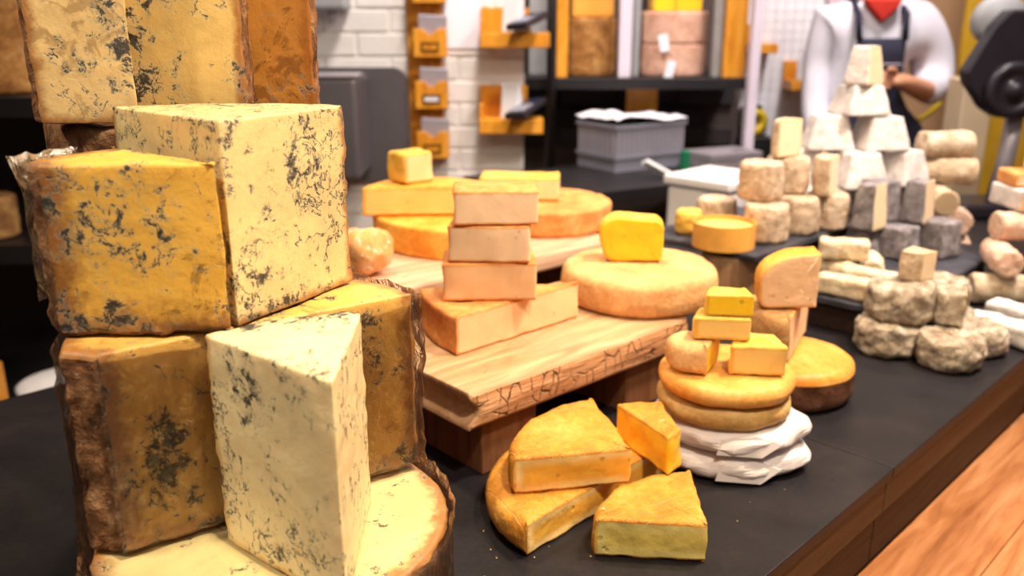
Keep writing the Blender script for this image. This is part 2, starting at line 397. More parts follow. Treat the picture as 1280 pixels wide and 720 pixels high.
M['stilton_rind'] = m_rind('stilton_rind', [(.05, .02, .009), (.16, .065, .025), (.30, .14, .06), (.42, .25, .13)], 40, .9, 140, .8, (.40, .28, .18), (.6, .7), dist=.8)
BR = (.34, .13, .03)
M['blue_cream'] = m_blue('blue_paste_cream', (.83, .68, .38), (.66, .40, .14), seed=1.3, lo=.501, thr=.515, cw=.28, bw=.006)
M['blue_pale'] = m_blue('blue_paste_pale', (.76, .58, .27), BR, seed=2.1, lo=.478, thr=.47, bw=.008, cw=.24)
M['blue_yellow'] = m_blue('blue_paste_yellow', (.76, .43, .07), (.22, .075, .02), seed=3.7, lo=.572, thr=.50, bw=.026, browning=.65)
M['blue_amber'] = m_blue('blue_paste_amber', (.80, .47, .11), BR, seed=4.4, lo=.572, thr=.54, bw=.018, browning=.4)
M['blue_top'] = m_blue('blue_paste_soft', (.80, .63, .29), BR, seed=5.2, lo=.585, thr=.51, bw=.016)
M['blue_sand'] = m_blue('blue_paste_sand', (.72, .50, .22), BR, seed=6.6, lo=.585, thr=.545, bw=.010, browning=.5)
M['blue_honey'] = m_blue('blue_paste_honey', (.70, .47, .16), BR, seed=7.9, lo=.585, thr=.52, bw=.010)
M['blue_orange'] = m_blue('blue_paste_orange', (.62, .27, .05), (.36, .12, .02), seed=8.3, lo=.60, thr=.56, bw=.014, browning=.7)
M['film'] = m_film('cling_film')
M['paper_wrap'] = m_plain('waxed_paper', (.74, .66, .66), .5, .3, var=.06, bump=.25, bsc=60)
# washed and hard rinds
M['r_peach'] = m_rind('peach_washed_rind', [(.62, .20, .05), (.78, .32, .09), (.86, .45, .17)], 20, .4, 150, .6, (.80, .60, .42), (.64, .74))
M['p_peach'] = m_paste('peach_paste', (.84, .52, .28), (.80, .30, .08), .005, 14, .08, .10, holes=.5)
M['p_pink'] = m_paste('pinkish_paste', (.84, .60, .39), (.78, .34, .12), .005, 14, .06, .10, holes=.5)
M['r_wheel'] = m_rind('dusty_wheel_rind', [(.60, .29, .12), (.74, .41, .17), (.82, .52, .24)], 24, .35, 170, .7, (.66, .30, .10), (.60, .74))
M['r_yellow'] = m_rind('yellow_rind', [(.72, .40, .05), (.84, .52, .09), (.88, .60, .15)], 22, .3, 150, .55)
M['p_yellow'] = m_paste('bright_yellow_paste', (.86, .54, .02), (.72, .40, .03), .004, 18, .08, .25, holes=.6, rough=.4)
M['r_orange'] = m_rind('orange_rind', [(.70, .25, .025), (.84, .38, .05), (.88, .50, .11)], 18, .35, 140, .5)
M['p_gold'] = m_paste('golden_paste', (.86, .56, .17), (.80, .38, .06), .006, 16, .08, .15, holes=.3)
M['p_light'] = m_paste('light_paste', (.86, .62, .33), (.82, .46, .14), .006, 16, .06, .12)
M['r_reb'] = m_rind('golden_crosshatched_rind', [(.56, .21, .022), (.72, .31, .04), (.82, .43, .09)], 20, .5, 120, .5, (.82, .58, .32), (.62, .76), hatch=(.86, .60, .28))
M['p_reb'] = m_paste('soft_golden_paste', (.84, .44, .06), (.70, .30, .03), .0035, 16, .12, .3, rough=.3, holes=.4, edge2=(.92, .72, .34))
M['p_reb2'] = m_paste('soft_pale_paste', (.78, .58, .14), (.74, .36, .05), .004, 16, .12, .3, rough=.3, holes=.4, edge2=(.86, .70, .26))
M['p_reb3'] = m_paste('runny_yellow_paste', (.88, .50, .02), (.76, .42, .06), .005, 16, .10, .4, rough=.22, edge2=(.92, .62, .05))
M['r_stack'] = m_rind('smooth_amber_rind', [(.66, .26, .04), (.80, .40, .09), (.86, .52, .18)], 16, .2, 150, .5)
M['r_stack2'] = m_rind('greyish_tan_rind', [(.44, .23, .07), (.60, .36, .12), (.66, .46, .20)], 22, .3, 150, .6, (.30, .20, .11), (.66, .72))
M['r_drumtop'] = m_rind('orange_cap_rind', [(.76, .25, .035), (.86, .36, .07), (.90, .47, .13)], 14, .15, 150, .4)
M['r_drumside'] = m_rind('dark_brown_rind', [(.06, .02, .01), (.13, .05, .025), (.22, .10, .06)], 22, .4, 120, .5, (.28, .17, .12), (.62, .74))
M['r_tommeside'] = m_rind('brown_grey_rind', [(.22, .10, .04), (.42, .22, .08), (.60, .38, .15)], 26, .5, 130, .7)
M['p_tomme'] = m_paste('peachy_tomme_paste', (.82, .55, .33), (.74, .36, .10), .005, 18, .1, .35, holes=.7)
M['r_bark'] = m_plain('thin_spruce_bark', (.82, .40, .08), .45, .3, var=.2, sc=20)
M['r_ball'] = m_rind('knobbly_ball_rind', [(.72, .26, .06), (.82, .40, .14), (.86, .60, .38)], 26, .6, 110, .6, (.88, .80, .72), (.56, .66))
# goat cheeses
M['r_goat'] = m_rind('wrinkled_cream_rind', [(.46, .30, .20), (.68, .51, .36), (.80, .67, .52)], 55, .9, 150, .85, (.34, .22, .12), (.6, .68))
M['r_goatgrey'] = m_rind('wrinkled_grey_mould_rind', [(.22, .15, .10), (.48, .39, .29), (.80, .72, .60)], 40, 1.0, 130, .9, (.10, .085, .075), (.57, .66))
M['r_white'] = m_rind('white_bloomy_rind', [(.62, .55, .53), (.77, .71, .69), (.86, .82, .80)], 30, .5, 150, .85, (.70, .46, .36), (.62, .74))
M['r_ash'] = m_rind('ash_grey_rind', [(.13, .11, .12), (.24, .21, .22), (.40, .36, .37)], 40, .7, 170, .9, (.50, .46, .46), (.58, .68))
M['p_goat'] = m_paste('chalky_goat_paste', (.82, .62, .40), (.66, .46, .25), .004, 20, .06, .2)
M['p_goatpale'] = m_paste('pale_goat_paste', (.86, .72, .50), (.78, .52, .24), .005, 20, .06, .2)
M['r_log'] = m_rind('pale_log_rind', [(.60, .44, .27), (.76, .62, .42), (.84, .73, .56)], 40, .6, 150, .8, (.50, .34, .20), (.62, .72))
M['r_logmould'] = m_rind('mouldy_log_rind', [(.42, .29, .18), (.64, .49, .34), (.80, .68, .54)], 36, .7, 150, .85, (.34, .27, .20), (.6, .7))
M['r_logpink'] = m_rind('pink_log_rind', [(.62, .36, .25), (.78, .52, .38), (.84, .66, .52)], 34, .5, 150, .8)
M['p_logend'] = m_paste('brownish_log_end', (.42, .30, .18), (.66, .50, .30), .006, 20, .15, .3)

# ------------------------------------------------------------------ counter, ledge, floor (all along the 45 degree counter line)
RZ = R(45)
fl = box('floor', M['floor'], -4, 5, -2.5, 4.2, -.05, 0); tag(fl, 'brown wooden shop floor', None, None, 'structure')
ct = empty('display_counter', (0, 0, 0), (0, 0, RZ)); tag(ct, 'long dark slate topped display counter with brown wooden front', 'counter')
us = [-1.15, -.10, .962, 2.02, 2.70]
for a, b in zip(us, us[1:]):
    box('slate_slab', M['slate'], a + .0006, b - .0006, .33, 1.28, .886, .900, ct, .0012)
    box('fascia_board', M['fascia'], a + .001, b - .001, .336, .356, .838, .886, ct, .001)
    box('front_panel', M['dark_wood'], a + .001, b - .001, .344, .364, .765, .838, ct, .001)
box('cabinet_body', M['dark_wood'], -1.13, 2.68, .365, 1.26, .0, .8855, ct)
lg = empty('wooden_ledge', (0, 0, 0), (0, 0, RZ)); tag(lg, 'bright orange-brown plank ledge running below the slate counter edge', 'ledge')
for k in range(4):
    y1 = .343 - k * .105; box('plank', M['ledge'], -1.1, 2.68, y1 - .1045, y1, .737, .765, lg, .002)
for u in (-.9, .2, 1.3, 2.4):
    prism('bracket', M['dark_wood'], [(.364, .735), (.02, .735), (.02, .70), (.364, .45)], 'x', u, u + .04, lg)

# ------------------------------------------------------------------ blue cheese tower
G1 = 'pieces of the blue cheese tower'
CX, CY = -.178, .582
base = cheese('blue_cheese_drum', 'halved blue cheese drum with pale cut top and film-wrapped rind under the tower', 'cheese', o_circle(.128, .004), .14,
       M['stilton_rind'], M['blue_top'], (CX, CY, .9), br=.004, bc=.004, top=0, nz=26, nr=22, amp=.003, ampc=.0006, nsc=60, lump=.002, lsc=30, group=G1)
half = cheese('blue_cheese_half', 'amber half drum of blue cheese wrapped in cling film, standing on the lowest drum', 'cheese', o_sector(.126, 34.5, 216, .003, end=.020), .149,
       M['stilton_rind'], M['blue_amber'], (-.183, .588, 1.0448), br=.005, bc=.0025, top=0, bot=1, nz=40, nr=20, amp=.003, ampc=.0007, nsc=60, lump=.0015, lsc=25, group=G1)
tallw = cheese('blue_cheese_wedge', 'large pale blue cheese wedge thick with dark veins on the film-wrapped half drum', 'cheese', o_poly([(0, 0), (.060, .112), (.046, .124), (.012, .131), (-.028, .133), (-.065, .128), (-.096, .118), (-.116, .104)], (0, 1, 1, 1, 1, 1, 1, 0), (.0015, .003, .01, .01, .01, .01, .01, .003), .003), .142,
       M['stilton_rind'], M['blue_pale'], (-.191, .574, 1.1955), br=.004, bc=.0015, top=0, nz=40, nr=22, amp=.003, ampc=.0005, nsc=60, lump=.0012, lsc=25, group=G1)
yelw = cheese('blue_cheese_wedge', 'deep yellow blue cheese wedge with brown crusty base beside the large pale wedge', 'cheese', o_sector(.129, 141, 182, .003, end=.014), .117,
       M['stilton_rind'], M['blue_yellow'], (-.1905, .5590, 1.1955), br=.006, bc=.0030, top=0, nz=40, nr=20, amp=.003, ampc=.0005, nsc=60, lump=.0016, lsc=22, group=G1)
cheese('blue_cheese_wedge', 'upright cream blue cheese wedge with crumbly face leaning before the film-wrapped half drum', 'cheese', o_sector(.130, 92, 141.5, .003), .156,
       M['stilton_rind'], M['blue_cream'], (-.104, .466, 1.0440), br=.004, bc=.002, top=0, nz=44, nr=20, amp=.002, ampc=.0009, nsc=60, lump=.0012, lsc=25, group=G1)
for zz, lab in ((.9, 'whole blue cheese drum on the counter behind the tower, lower of two'), (1.111, 'whole blue cheese drum behind the tower, upper of two')):
    cheese('blue_cheese_drum', lab, 'cheese', o_circle(.124, .007), .2075, M['stilton_rind'], None, (-.300, .828, zz), br=.006, nz=16, nr=8, amp=.002, nsc=50, group=G1)
cheese('blue_cheese_wedge', 'sandy blue cheese wedge with a long brown crack on top of the tower', 'cheese', o_sector(.086, 146, 183, .003, end=.008), .165,
       M['stilton_rind'], M['blue_sand'], (-.297, .704, 1.3215), br=.004, bc=.0015, nz=36, nr=14, amp=.002, ampc=.0008, nsc=60, group=G1, top=0)
cheese('blue_cheese_wedge', 'honey coloured blue cheese wedge standing behind the sandy one on the tower', 'cheese', o_sector(.110, -3, 20, .003), .17,
       M['stilton_rind'], M['blue_honey'], (-.327, .735, 1.3215), br=.004, bc=.002, nz=36, nr=14, amp=.002, ampc=.0008, nsc=60, group=G1, top=0)
cheese('blue_cheese_wedge', 'orange-brown aged blue cheese wedge standing at the end of the tower top', 'cheese', o_sector(.077, -5, 42, .003), .17,
       M['stilton_rind'], M['blue_orange'], (-.249, .786, 1.3215), br=.006, bc=.003, nz=30, nr=12, amp=.003, ampc=.001, nsc=60, lump=.002, group=G1, top=0)

def film(parent, pts, z0, z1, off, amp, seed, n=24, flare=0.0):
    """crinkled cling film over a run of rind points"""
    P = np.array(pts); t = np.gradient(P, axis=0); t /= np.linalg.norm(t, axis=1)[:, None]
    nr_ = np.stack([t[:, 1], -t[:, 0]], 1); V = []; F = []; m = len(P)
    for k in range(n + 1):
        q = k / n
        for i in range(m):
            p = Vector((P[i][0], P[i][1], z0 + (z1 - z0) * q)); s = p * 1.0 + Vector((seed, seed * .7, 0))
            d = off + amp * (abs(mnoise.noise(Vector((s.x * 45, s.y * 45, s.z * 22)))) + .6 * mnoise.noise(s * 110)) + flare * max(0, q - .8) ** 1 * (1 + mnoise.noise(s * 60))
            zz = p.z + .006 * mnoise.noise(s * 70) * (1 if k in (0, n) else .3)
            V.append((P[i][0] + nr_[i][0] * d, P[i][1] + nr_[i][1] * d, zz))
    for k in range(n):
        for i in range(m - 1): F.append((k * m + i, k * m + i + 1, (k + 1) * m + i + 1, (k + 1) * m + i))
    o = mesh_obj('cling_film', V, F, M['film'], parent); o['label'] = 'crinkled clear cling film'; return o
arc = lambda r, a, b, n=60: [(r * math.cos(R(a + (b - a) * i / n)), r * math.sin(R(a + (b - a) * i / n))) for i in range(n + 1)]
film(half, [(-.1215 + .02 * i / 6, .0) for i in range(0)] + arc(.127, 32, 206, 90), .002, .150, .003, .004, 1.0, 40)
film(base, arc(.129, -70, 60, 90), .02, .145, .002, .003, 4.0, 34, .01)
film(base, arc(.130, 150, 260, 60), .02, .146, .003, .004, 7.0, 34, .02)
film(yelw, arc(.131, 150, 175, 24), .02, .119, .003, .004, 9.0, 34, .03)
# film pulled over the flat cut face of the half drum, lying just proud of it
V, F = [], []; nu, nv = 40, 24
c_, s_ = math.cos(R(34.5)), math.sin(R(34.5))
for j in range(nv + 1):
    for i in range(nu + 1):
        a = -.108 + .232 * i / nu; z = .003 + .144 * j / nv
        d = .0050 + .0016 * abs(mnoise.noise(Vector((a * 30 + z * 40, z * 16, 2.2)))) + .0006 * mnoise.noise(Vector((a * 120, z * 60, 5)))
        V.append((a * c_ + d * s_, a * s_ - d * c_, z))
for j in range(nv):
    for i in range(nu): F.append((j * (nu + 1) + i, j * (nu + 1) + i + 1, (j + 1) * (nu + 1) + i + 1, (j + 1) * (nu + 1) + i))
mesh_obj('cling_film', V, F, M['film'], half)['label'] = 'crinkled clear cling film'

# ------------------------------------------------------------------ boards and their blocks
def board_warp(L):
    def f(v):
        x, y, z = v
        if x < -L / 2 + .03:
            k = 1 - (x + L / 2) / .03; x += .013 * k * max(0, math.sin(math.pi * min(1, max(0, (z - .006) / .032))))
        return (x, y, z)
    return f
def board(name, label, corner, ang, L, W, z, h, top, edge, live=True, bulge=.004, amp=.0016, wp=True):
    a = R(ang); cx = corner[0] + math.cos(a) * L / 2 - math.sin(a) * W / 2; cy = corner[1] + math.sin(a) * L / 2 + math.cos(a) * W / 2
    o = cheese(name, label, 'board', o_rect(L, W, (1, 0, 0, 0), .004, .008), h, edge, top, (cx, cy, z), (0, 0, a), br=.006, bc=.0018, top=0, bot=0,
               bulge=bulge, nz=8, nr=8, amp=amp, ampc=.0002, nsc=30, lump=.0006, warp=board_warp(L) if wp else None)
    for c in o.children: c.name = {'paste': 'slab', 'rind': 'live_edge'}[c.name.split('.')[0]]
    return o
board('cutting_board', 'thick pale wooden board with a cracked live edge, on brown blocks', (-.047, .866), 42, .385, .235, .969, .047, M['board_top'], M['board_edge'])
board('cutting_board', 'pinkish plank board carrying the orange cheeses behind the cracked board', (-.190, 1.185), 41, .50, .285, 1.0, .030, M['board_pink'], M['board_pink'], bulge=.001, amp=.0005, wp=False)
def block(label, c, ang, L, W, z0, z1, mat='block'):
    o = box('support_block', M[mat], 0, L, 0, W, 0, z1 - z0, None, .002, (c[0], c[1], z0), (0, 0, R(ang))); tag(o, label, 'block', 'wooden blocks under the boards'); return o
block('brown wooden block under the square end of the cracked board', (-.034, .896), 42, .085, .17, .9, .9685)
block('brown wooden block under the cracked board below the big round wheel', (.150, 1.062), 42, .085, .17, .9, .9685)
block('brown wooden block under the pinkish board near the knobbly cheese ball', (-.170, 1.235), 41, .10, .22, .9, .9995)
block('brown wooden block under the pinkish board below the half-hidden wheel', (.085, 1.458), 41, .10, .22, .9, .9995)

# ------------------------------------------------------------------ cheeses on the cracked board
GB = 'cheeses on the wooden boards'
bz = 1.0165
cheese('cheese_wedge', 'long peach wedge lying flat on the cracked board beneath three stacked slabs', 'cheese', o_sector(.212, 188, 222.7, .005, fillet=.006), .050, M['r_peach'], M['p_peach'],
       (.089, 1.116, bz), br=.006, bc=.003, nz=10, nr=8, amp=.0012, lump=.0012, lsc=30, group=GB, bulge=-.003)
zs = bz + .0512
for lab, w_, h_, dx, yaw, m in (('peach cheese slab resting on the long wedge, lowest of three', .118, .048, .0, 2, 'p_peach'),
                             ('pinkish cheese slab in the middle of the three stacked on the long wedge', .102, .046, .002, -2, 'p_pink'),
                             ('pinkish cheese slab topping the three stacked on the long wedge', .105, .042, .008, 3, 'p_pink')):
    cheese('cheese_slab', lab, 'cheese', o_rect(w_, .072, (0, 0, 1, 1), (.003, .003, .003, .004), .004), h_, M['r_peach'], M[m], (-.030 + dx, 1.066, zs), (0, 0, R(yaw)),
           br=.006, bc=.0028, bulge=-.005, nz=10, nr=7, amp=.0012, ampc=.0005, lump=.0006, lsc=30, group=GB); zs += h_ + .0008
cheese('round_cheese', 'big round dusty beige cheese wheel on the cracked board', 'cheese', o_circle(.108, .005), .050, M['r_wheel'], None, (.184, 1.212, bz), (0, 0, 0),
       br=.010, bulge=.004, nz=10, nr=14, amp=.0012, nsc=60, lump=.0012, lsc=20, group=GB)
cheese('cheese_wedge', 'bright yellow cheese wedge standing on the big round wheel', 'cheese', o_poly([(-.034, 0), (.043, .001), (.045, .052), (.036, .061), (-.028, .066), (-.047, .052), (-.046, .022)], (1, 0, 0, 1, 1, 1, 1), (.012, .002, .003, .006, .012, .012, .014), .004), .046,
       M['r_yellow'], M['p_yellow'], (.176, 1.258, bz + .0515), (R(90), 0, R(-5)), br=.004, bc=.002, top=0, bot=0, nz=10, nr=9, amp=.001, ampc=.001, lump=.001, lsc=35, group=GB)

# ------------------------------------------------------------------ cheeses on the pinkish board
z2 = 1.0305
cheese('cheese_wedge', 'large deep orange cheese wedge on the pinkish board under a cut half wheel', 'cheese', o_sector(.185, 150, 268, .006), .050, M['r_orange'], M['p_gold'],
       (-.062, 1.532, z2), br=.005, bc=.003, nz=8, nr=10, amp=.0012, lump=.001, group=GB)
cheese('cheese_half', 'golden half wheel of cheese with cut face, stacked on the deep orange wedge', 'cheese', o_sector(.112, 0, 180, .006), .049, M['r_orange'], M['p_gold'],
       (-.142, 1.462, z2 + .0512), (0, 0, R(3)), br=.008, bc=.004, nz=8, nr=10, amp=.0015, lump=.002, group=GB)
cheese('cheese_cube', 'small pale cheese cube standing on the golden half wheel', 'cheese', o_rect(.060, .055, (0, 0, 1, 1), .006, .005), .052, M['r_yellow'], M['p_light'],
       (-.178, 1.52, z2 + .1014), (0, 0, R(40)), br=.006, bc=.004, nz=8, nr=6, amp=.002, ampc=.001, lump=.002, lsc=30, group=GB)
cheese('round_cheese', 'orange washed-rind wheel on the pinkish board beside the golden half wheel', 'cheese', o_circle(.122, .007), .048, M['r_peach'], None, (.065, 1.625, z2), br=.007, nz=8, nr=12,
       amp=.0015, lump=.0015, group=GB)
cheese('cheese_slab', 'pale cream cheese slab lying on the orange washed-rind wheel', 'cheese', o_rect(.150, .075, (0, 0, 1, 1), .005, .006), .043, M['r_yellow'], M['p_light'], (.015, 1.64, z2 + .0492), (0, 0, R(-4)),
       br=.006, bc=.004, nz=7, nr=7, amp=.001, lump=.001, group=GB)
cheese('cheese_ball', 'knobbly orange and white cheese ball at the end of the pinkish board', 'cheese', o_circle(.042, .005), .070, M['r_ball'], None, (-.224, 1.285, z2), br=.032, nz=8, nr=8,
       amp=.003, nsc=40, lump=.010, lsc=32, group=GB)

# ------------------------------------------------------------------ soft golden cheeses on the slate
GS = 'soft golden cheese pieces on the slate'
cheese('cheese_half', 'soft golden half wheel lying on the slate under two smaller pieces', 'cheese', o_sector(.127, 45.5, 225.5, .004), .037, M['r_reb'], M['p_reb'], (.103, .826, .9005),
       br=.011, bc=.003, bulge=.004, nz=10, nr=16, amp=.0012, ampc=.0012, lump=.0012, lsc=40, group=GS)
cheese('cheese_wedge', 'large soft golden wedge with crosshatched rind resting on the half wheel', 'cheese', o_sector(.124, 104, 190, .0035), .042, M['r_reb'], M['p_reb'], (.123, .810, .938), (R(1.5), 0, 0),
       br=.010, bc=.0035, bulge=.003, nz=12, nr=18, amp=.0012, ampc=.0016, lump=.0016, lsc=40, group=GS)
cheese('cheese_wedge', 'small runny yellow wedge resting on the end of the half wheel', 'cheese', o_poly([(-.030, .052), (.012, -.050), (.030, -.030), (.024, .052)], (0, 0, 1, 0), .004, .0035), .044,
       M['r_reb'], M['p_reb3'], (.152, .868, .939), (R(-3), R(-3), 0), br=.006, bc=.003, nz=12, nr=10, amp=.0012, ampc=.0012, lump=.002, lsc=45, group=GS)
cheese('cheese_wedge', 'soft golden wedge with pale cut face lying on the bare slate', 'cheese', o_sector(.108, 88, 174, .0035, fillet=.008), .042, M['r_reb'], M['p_reb2'], (.187, .726, .9005),
       br=.010, bc=.0035, bulge=.003, nz=12, nr=16, amp=.0014, ampc=.0014, lump=.0016, lsc=40, group=GS)

# ------------------------------------------------------------------ stack with paper packages
GP = 'stack of small wheels and paper packages'
sx, sy = .258, .958
def paper_pack(lab, z, h, r, ph):
    n, mz = 44, 9; V, F = [], []
    for k in range(mz + 1):
        q = k / mz; zz = h * q; e = math.sin(math.pi * q) ** .45
        for i in range(n):
            a = 2 * math.pi * i / n
            fold = abs(((a * 7 / (2 * math.pi) + ph + q * .8) % 1) - .5) * 2
            rr = (r - .020 + .020 * e) * (1 + .05 * fold * e) + .004 * mnoise.noise(Vector((math.cos(a) * 4 + ph * 9, math.sin(a) * 4, q * 2.5)))
            if ph < .5: rr += .012 * math.exp(-((a - 5.75) / .35) ** 2) * e
            else: rr += .012 * math.exp(-((a - 5.95) / .30) ** 2) * e
            V.append((rr * math.cos(a), rr * math.sin(a), zz + .0022 * mnoise.noise(Vector((math.cos(a) * 6, math.sin(a) * 6 + ph * 5, q * 3))) * e))
    for k in range(mz):
        for i in range(n): F.append((k * n + i, k * n + (i + 1) % n, (k + 1) * n + (i + 1) % n, (k + 1) * n + i))
    F.append(tuple(range(n))[::-1]); F.append(tuple(mz * n + i for i in range(n)))
    o = mesh_obj('paper_package', V, F, M['paper_wrap'], None, (sx, sy, z), (0, 0, 0), smooth=False); tag(o, lab, 'package', GP)
    # the folded flap of the wrapping
    fp = [(-.03, -r * .99, h * .2), (.02, -r * 1.02, h * .1), (.045, -r * .93, h * .55), (.015, -r * .94, h * .93), (-.025, -r * .95, h * .8)]
    vv = fp + [(x * .98, y * .965, zq) for x, y, zq in fp]
    mesh_obj('flap', vv, [(0, 1, 2, 3, 4), (9, 8, 7, 6, 5)] + [(i, i + 5, (i + 1) % 5 + 5, (i + 1) % 5) for i in range(5)], M['paper_wrap'], o, smooth=False)
    return o
paper_pack('round cheese wrapped in white paper at the bottom of the stack', .9005, .030, .087, .2)
paper_pack('round cheese wrapped in white paper, upper of two', .9315, .028, .084, .7)
cheese('round_cheese', 'small greyish tan cheese wheel lying on the paper packages', 'cheese', o_circle(.077, .004), .025, M['r_stack2'], None, (sx - .006, sy, .960), br=.011, bulge=.001, nz=6, nr=10, amp=.0010, lump=.002, lsc=35, group=GP)
cheese('round_cheese', 'small smooth amber cheese wheel below four yellow wedges', 'cheese', o_circle(.079, .004), .025, M['r_stack'], None, (sx - .004, sy, .9865), br=.012, nz=6, nr=10, amp=.0006, lump=.0015, lsc=30, group=GP, dome=.003)
zt = 1.0145
cheese('cheese_wedge', 'yellow wedge with pale rounded rind on the amber wheel', 'cheese', o_poly([(-.026, -.022), (.006, -.030), (.032, .018), (-.01, .034), (-.034, .012)], (1, 0, 1, 1, 1), (.012, .002, .004, .01, .012), .0035), .036,
       M['r_wheel'], M['p_yellow'], (sx - .045, sy - .012, zt), br=.010, bc=.003, bulge=.002, nz=8, nr=7, amp=.0006, ampc=.0005, group=GP)
cheese('cheese_wedge', 'yellow wedge with crumpled golden rind on the amber wheel', 'cheese', o_poly([(-.031, -.024), (.034, -.030), (.030, .012), (-.006, .030)], (0, 0, 1, 1), .004, .0035), .036,
       M['r_yellow'], M['p_gold'], (sx + .018, sy - .014, zt), br=.004, bc=.003, nz=8, nr=7, amp=.001, ampc=.0008, lump=.002, lsc=60, group=GP)
cheese('cheese_wedge', 'flat yellow wedge bridging the two wedges on the amber wheel', 'cheese', o_poly([(-.036, -.014), (.030, -.022), (.034, .012), (-.02, .028)], (0, 0, 1, 1), (.008, .002, .004, .01), .0035), .027,
       M['r_yellow'], M['p_gold'], (sx - .018, sy - .008, zt + .0375), br=.006, bc=.003, nz=8, nr=7, amp=.0005, ampc=.0004, group=GP)
cheese('cheese_wedge', 'bright yellow wedge crowning the stack on the amber wheel', 'cheese', o_poly([(-.029, -.010), (.027, -.020), (.027, .012), (-.012, .024)], (0, 0, 1, 1), (.01, .002, .004, .01), .0035), .026,
       M['r_yellow'], M['p_yellow'], (sx - .014, sy - .008, zt + .0652), (0, 0, R(4)), br=.006, bc=.003, nz=8, nr=7, amp=.0005, ampc=.0004, group=GP)

# ------------------------------------------------------------------ drum with tomme pieces
GT = 'tomme pieces stacked on the orange capped drum'
dr = cheese('cheese_drum', 'squat cheese drum with smooth orange cap and dark brown side', 'cheese', (o_circle(.088, .005)[0], np.zeros(len(o_circle(.088, .005)[0]), int)), .056, M['r_drumtop'], M['r_drumside'], (.388, 1.14, .9005), br=.012, bc=.014, top=1, bot=0, nz=8, nr=10, amp=.0008, ampc=.0006, dome=.010, group=GT)
for c in dr.children: c.name = {'paste': 'side_rind', 'rind': 'cap_rind'}[c.name.split('.')[0]]
cheese('cheese_half', 'half wheel of tomme with brown rind lying on the orange capped drum', 'cheese', o_sector(.077, 63, 243, .004), .062, M['r_tommeside'], M['p_tomme'], (.394, 1.130, .9685), (R(-2), 0, 0),
       br=.010, bc=.002, bulge=.003, nz=10, nr=8, amp=.0012, ampc=.0010, lump=.001, group=GT)
cheese('cheese_wedge', 'upright pinkish wedge with rounded orange rind topping the tomme half', 'cheese', o_poly([(-.034, 0), (.040, .004), (.040, .078), (-.004, .074), (-.037, .050)], (1, 0, 1, 1, 1), (.012, .002, .003, .02, .016), .004), .045,
       M['r_orange'], M['p_tomme'], (.368, 1.145, 1.0325), (R(90), 0, R(-6)), br=.004, bc=.003, top=0, bot=0, nz=8, nr=8, amp=.001, ampc=.0008, group=GT)

# ------------------------------------------------------------------ slates, stump, round box
def slate(lab, corner, ang, L, W, z, h):
    a = R(ang); o = cheese('slate_board', lab, 'slate', o_rect(L, W, (1, 1, 1, 1), .004, .012), h, M['slate_board'], None,
        (corner[0] + math.cos(a) * L / 2 - math.sin(a) * W / 2, corner[1] + math.sin(a) * L / 2 + math.cos(a) * W / 2, z), (0, 0, a), br=.002, nz=3, nr=4, amp=.003, nsc=40); return o
slate('dark slate slab on the wooden stump, carrying drums and white pyramids', (.42, 1.450), 44, .58, .25, 1.001, .011)
slate('dark slate slab on a low box, carrying cream logs and ash pyramids', (.603, 1.308), 46, .56, .16, .947, .011)
st = lathe('wooden_stump', M['stump'], [(0, 0), (.049, 0), (.050, .004), (.050, .096), (.048, .1), (0, .1)], None, (.395, 1.525, .9005), n=36)
tag(st, 'round brown wooden stump holding up the slate slab', 'stump')
tag(box('support_block', M['dark_wood'], 0, .50, 0, .13, 0, .0462, None, .002, (.605, 1.332, .9005), (0, 0, R(46))), 'low dark wooden box under the slate of cream logs', 'block')
tag(box('support_block', M['dark_wood'], 0, .24, 0, .15, 0, .0995, None, .002, (.56, 1.67, .9005), (0, 0, R(44))), 'dark wooden box under the slate of white pyramids', 'block')
sz = 1.0135
rb = empty('round_cheese_box', (.380, 1.525, sz)); tag(rb, 'round cheese in a shallow spruce bark band on the stump slate', 'cheese')
lathe('bark_band', M['r_bark'], [(.0535, 0), (.0555, .0), (.0555, .044), (.0535, .044), (.0535, 0)], rb, n=48, smooth=False)
lathe('cheese_top', M['p_light'], [(0, .001), (.0532, .001), (.0532, .036), (.05, .0375), (0, .038)], rb, n=40)

# ------------------------------------------------------------------ goat cheeses
GD = 'wrinkled cream goat drums on the stump slate'
def drum(lab, x, y, z, r=.040, h=.069, rind='r_goat', grp=GD, taper=.96, amp=.0022, rot=(0, 0, 0), nm='goat_cheese_drum'):
    return cheese(nm, lab, 'cheese', o_circle(r, .005), h, M[rind], None, (x, y, z), rot, br=.008, bulge=.002, nz=8, nr=6, amp=amp, nsc=70, taper=taper, lump=.0015, lsc=35, group=grp)
def halfdrum(lab, x, y, z, yaw, r=.040, h=.069, rind='r_goat', paste='p_goatpale', grp=GD, nm='goat_cheese_half'):
    return cheese(nm, lab, 'cheese', o_sector(r, 0, 180, .005), h, M[rind], M[paste], (x, y, z), (0, 0, R(yaw)), br=.006, bc=.0015, bulge=.002, nz=8, nr=6, amp=.002, ampc=.0004, nsc=70, taper=.97, group=grp)
drum('wrinkled cream goat drum standing beside the bark-banded cheese', .466, 1.565, sz)
drum('wrinkled cream goat drum in the bottom row, between its neighbours on the slate', .545, 1.635, sz)
drum('wrinkled cream goat drum in the bottom row next to the ash pyramids', .614, 1.672, sz)
drum('wrinkled cream goat drum behind the bark-banded cheese, next to the white tub', .398, 1.665, sz, .038, .06)
drum('wrinkled cream goat drum on the second row, above the bark-banded cheese', .460, 1.600, sz + .071)
drum('wrinkled cream goat drum on the second row, below the topmost cut piece', .530, 1.668, sz + .071)
halfdrum('cut goat drum showing its pale face on the second row', .610, 1.642, sz + .071, 58, .038, .072)
halfdrum('cut goat drum standing alone on top of the cream drums', .520, 1.640, sz + .142, 30, .032, .070)
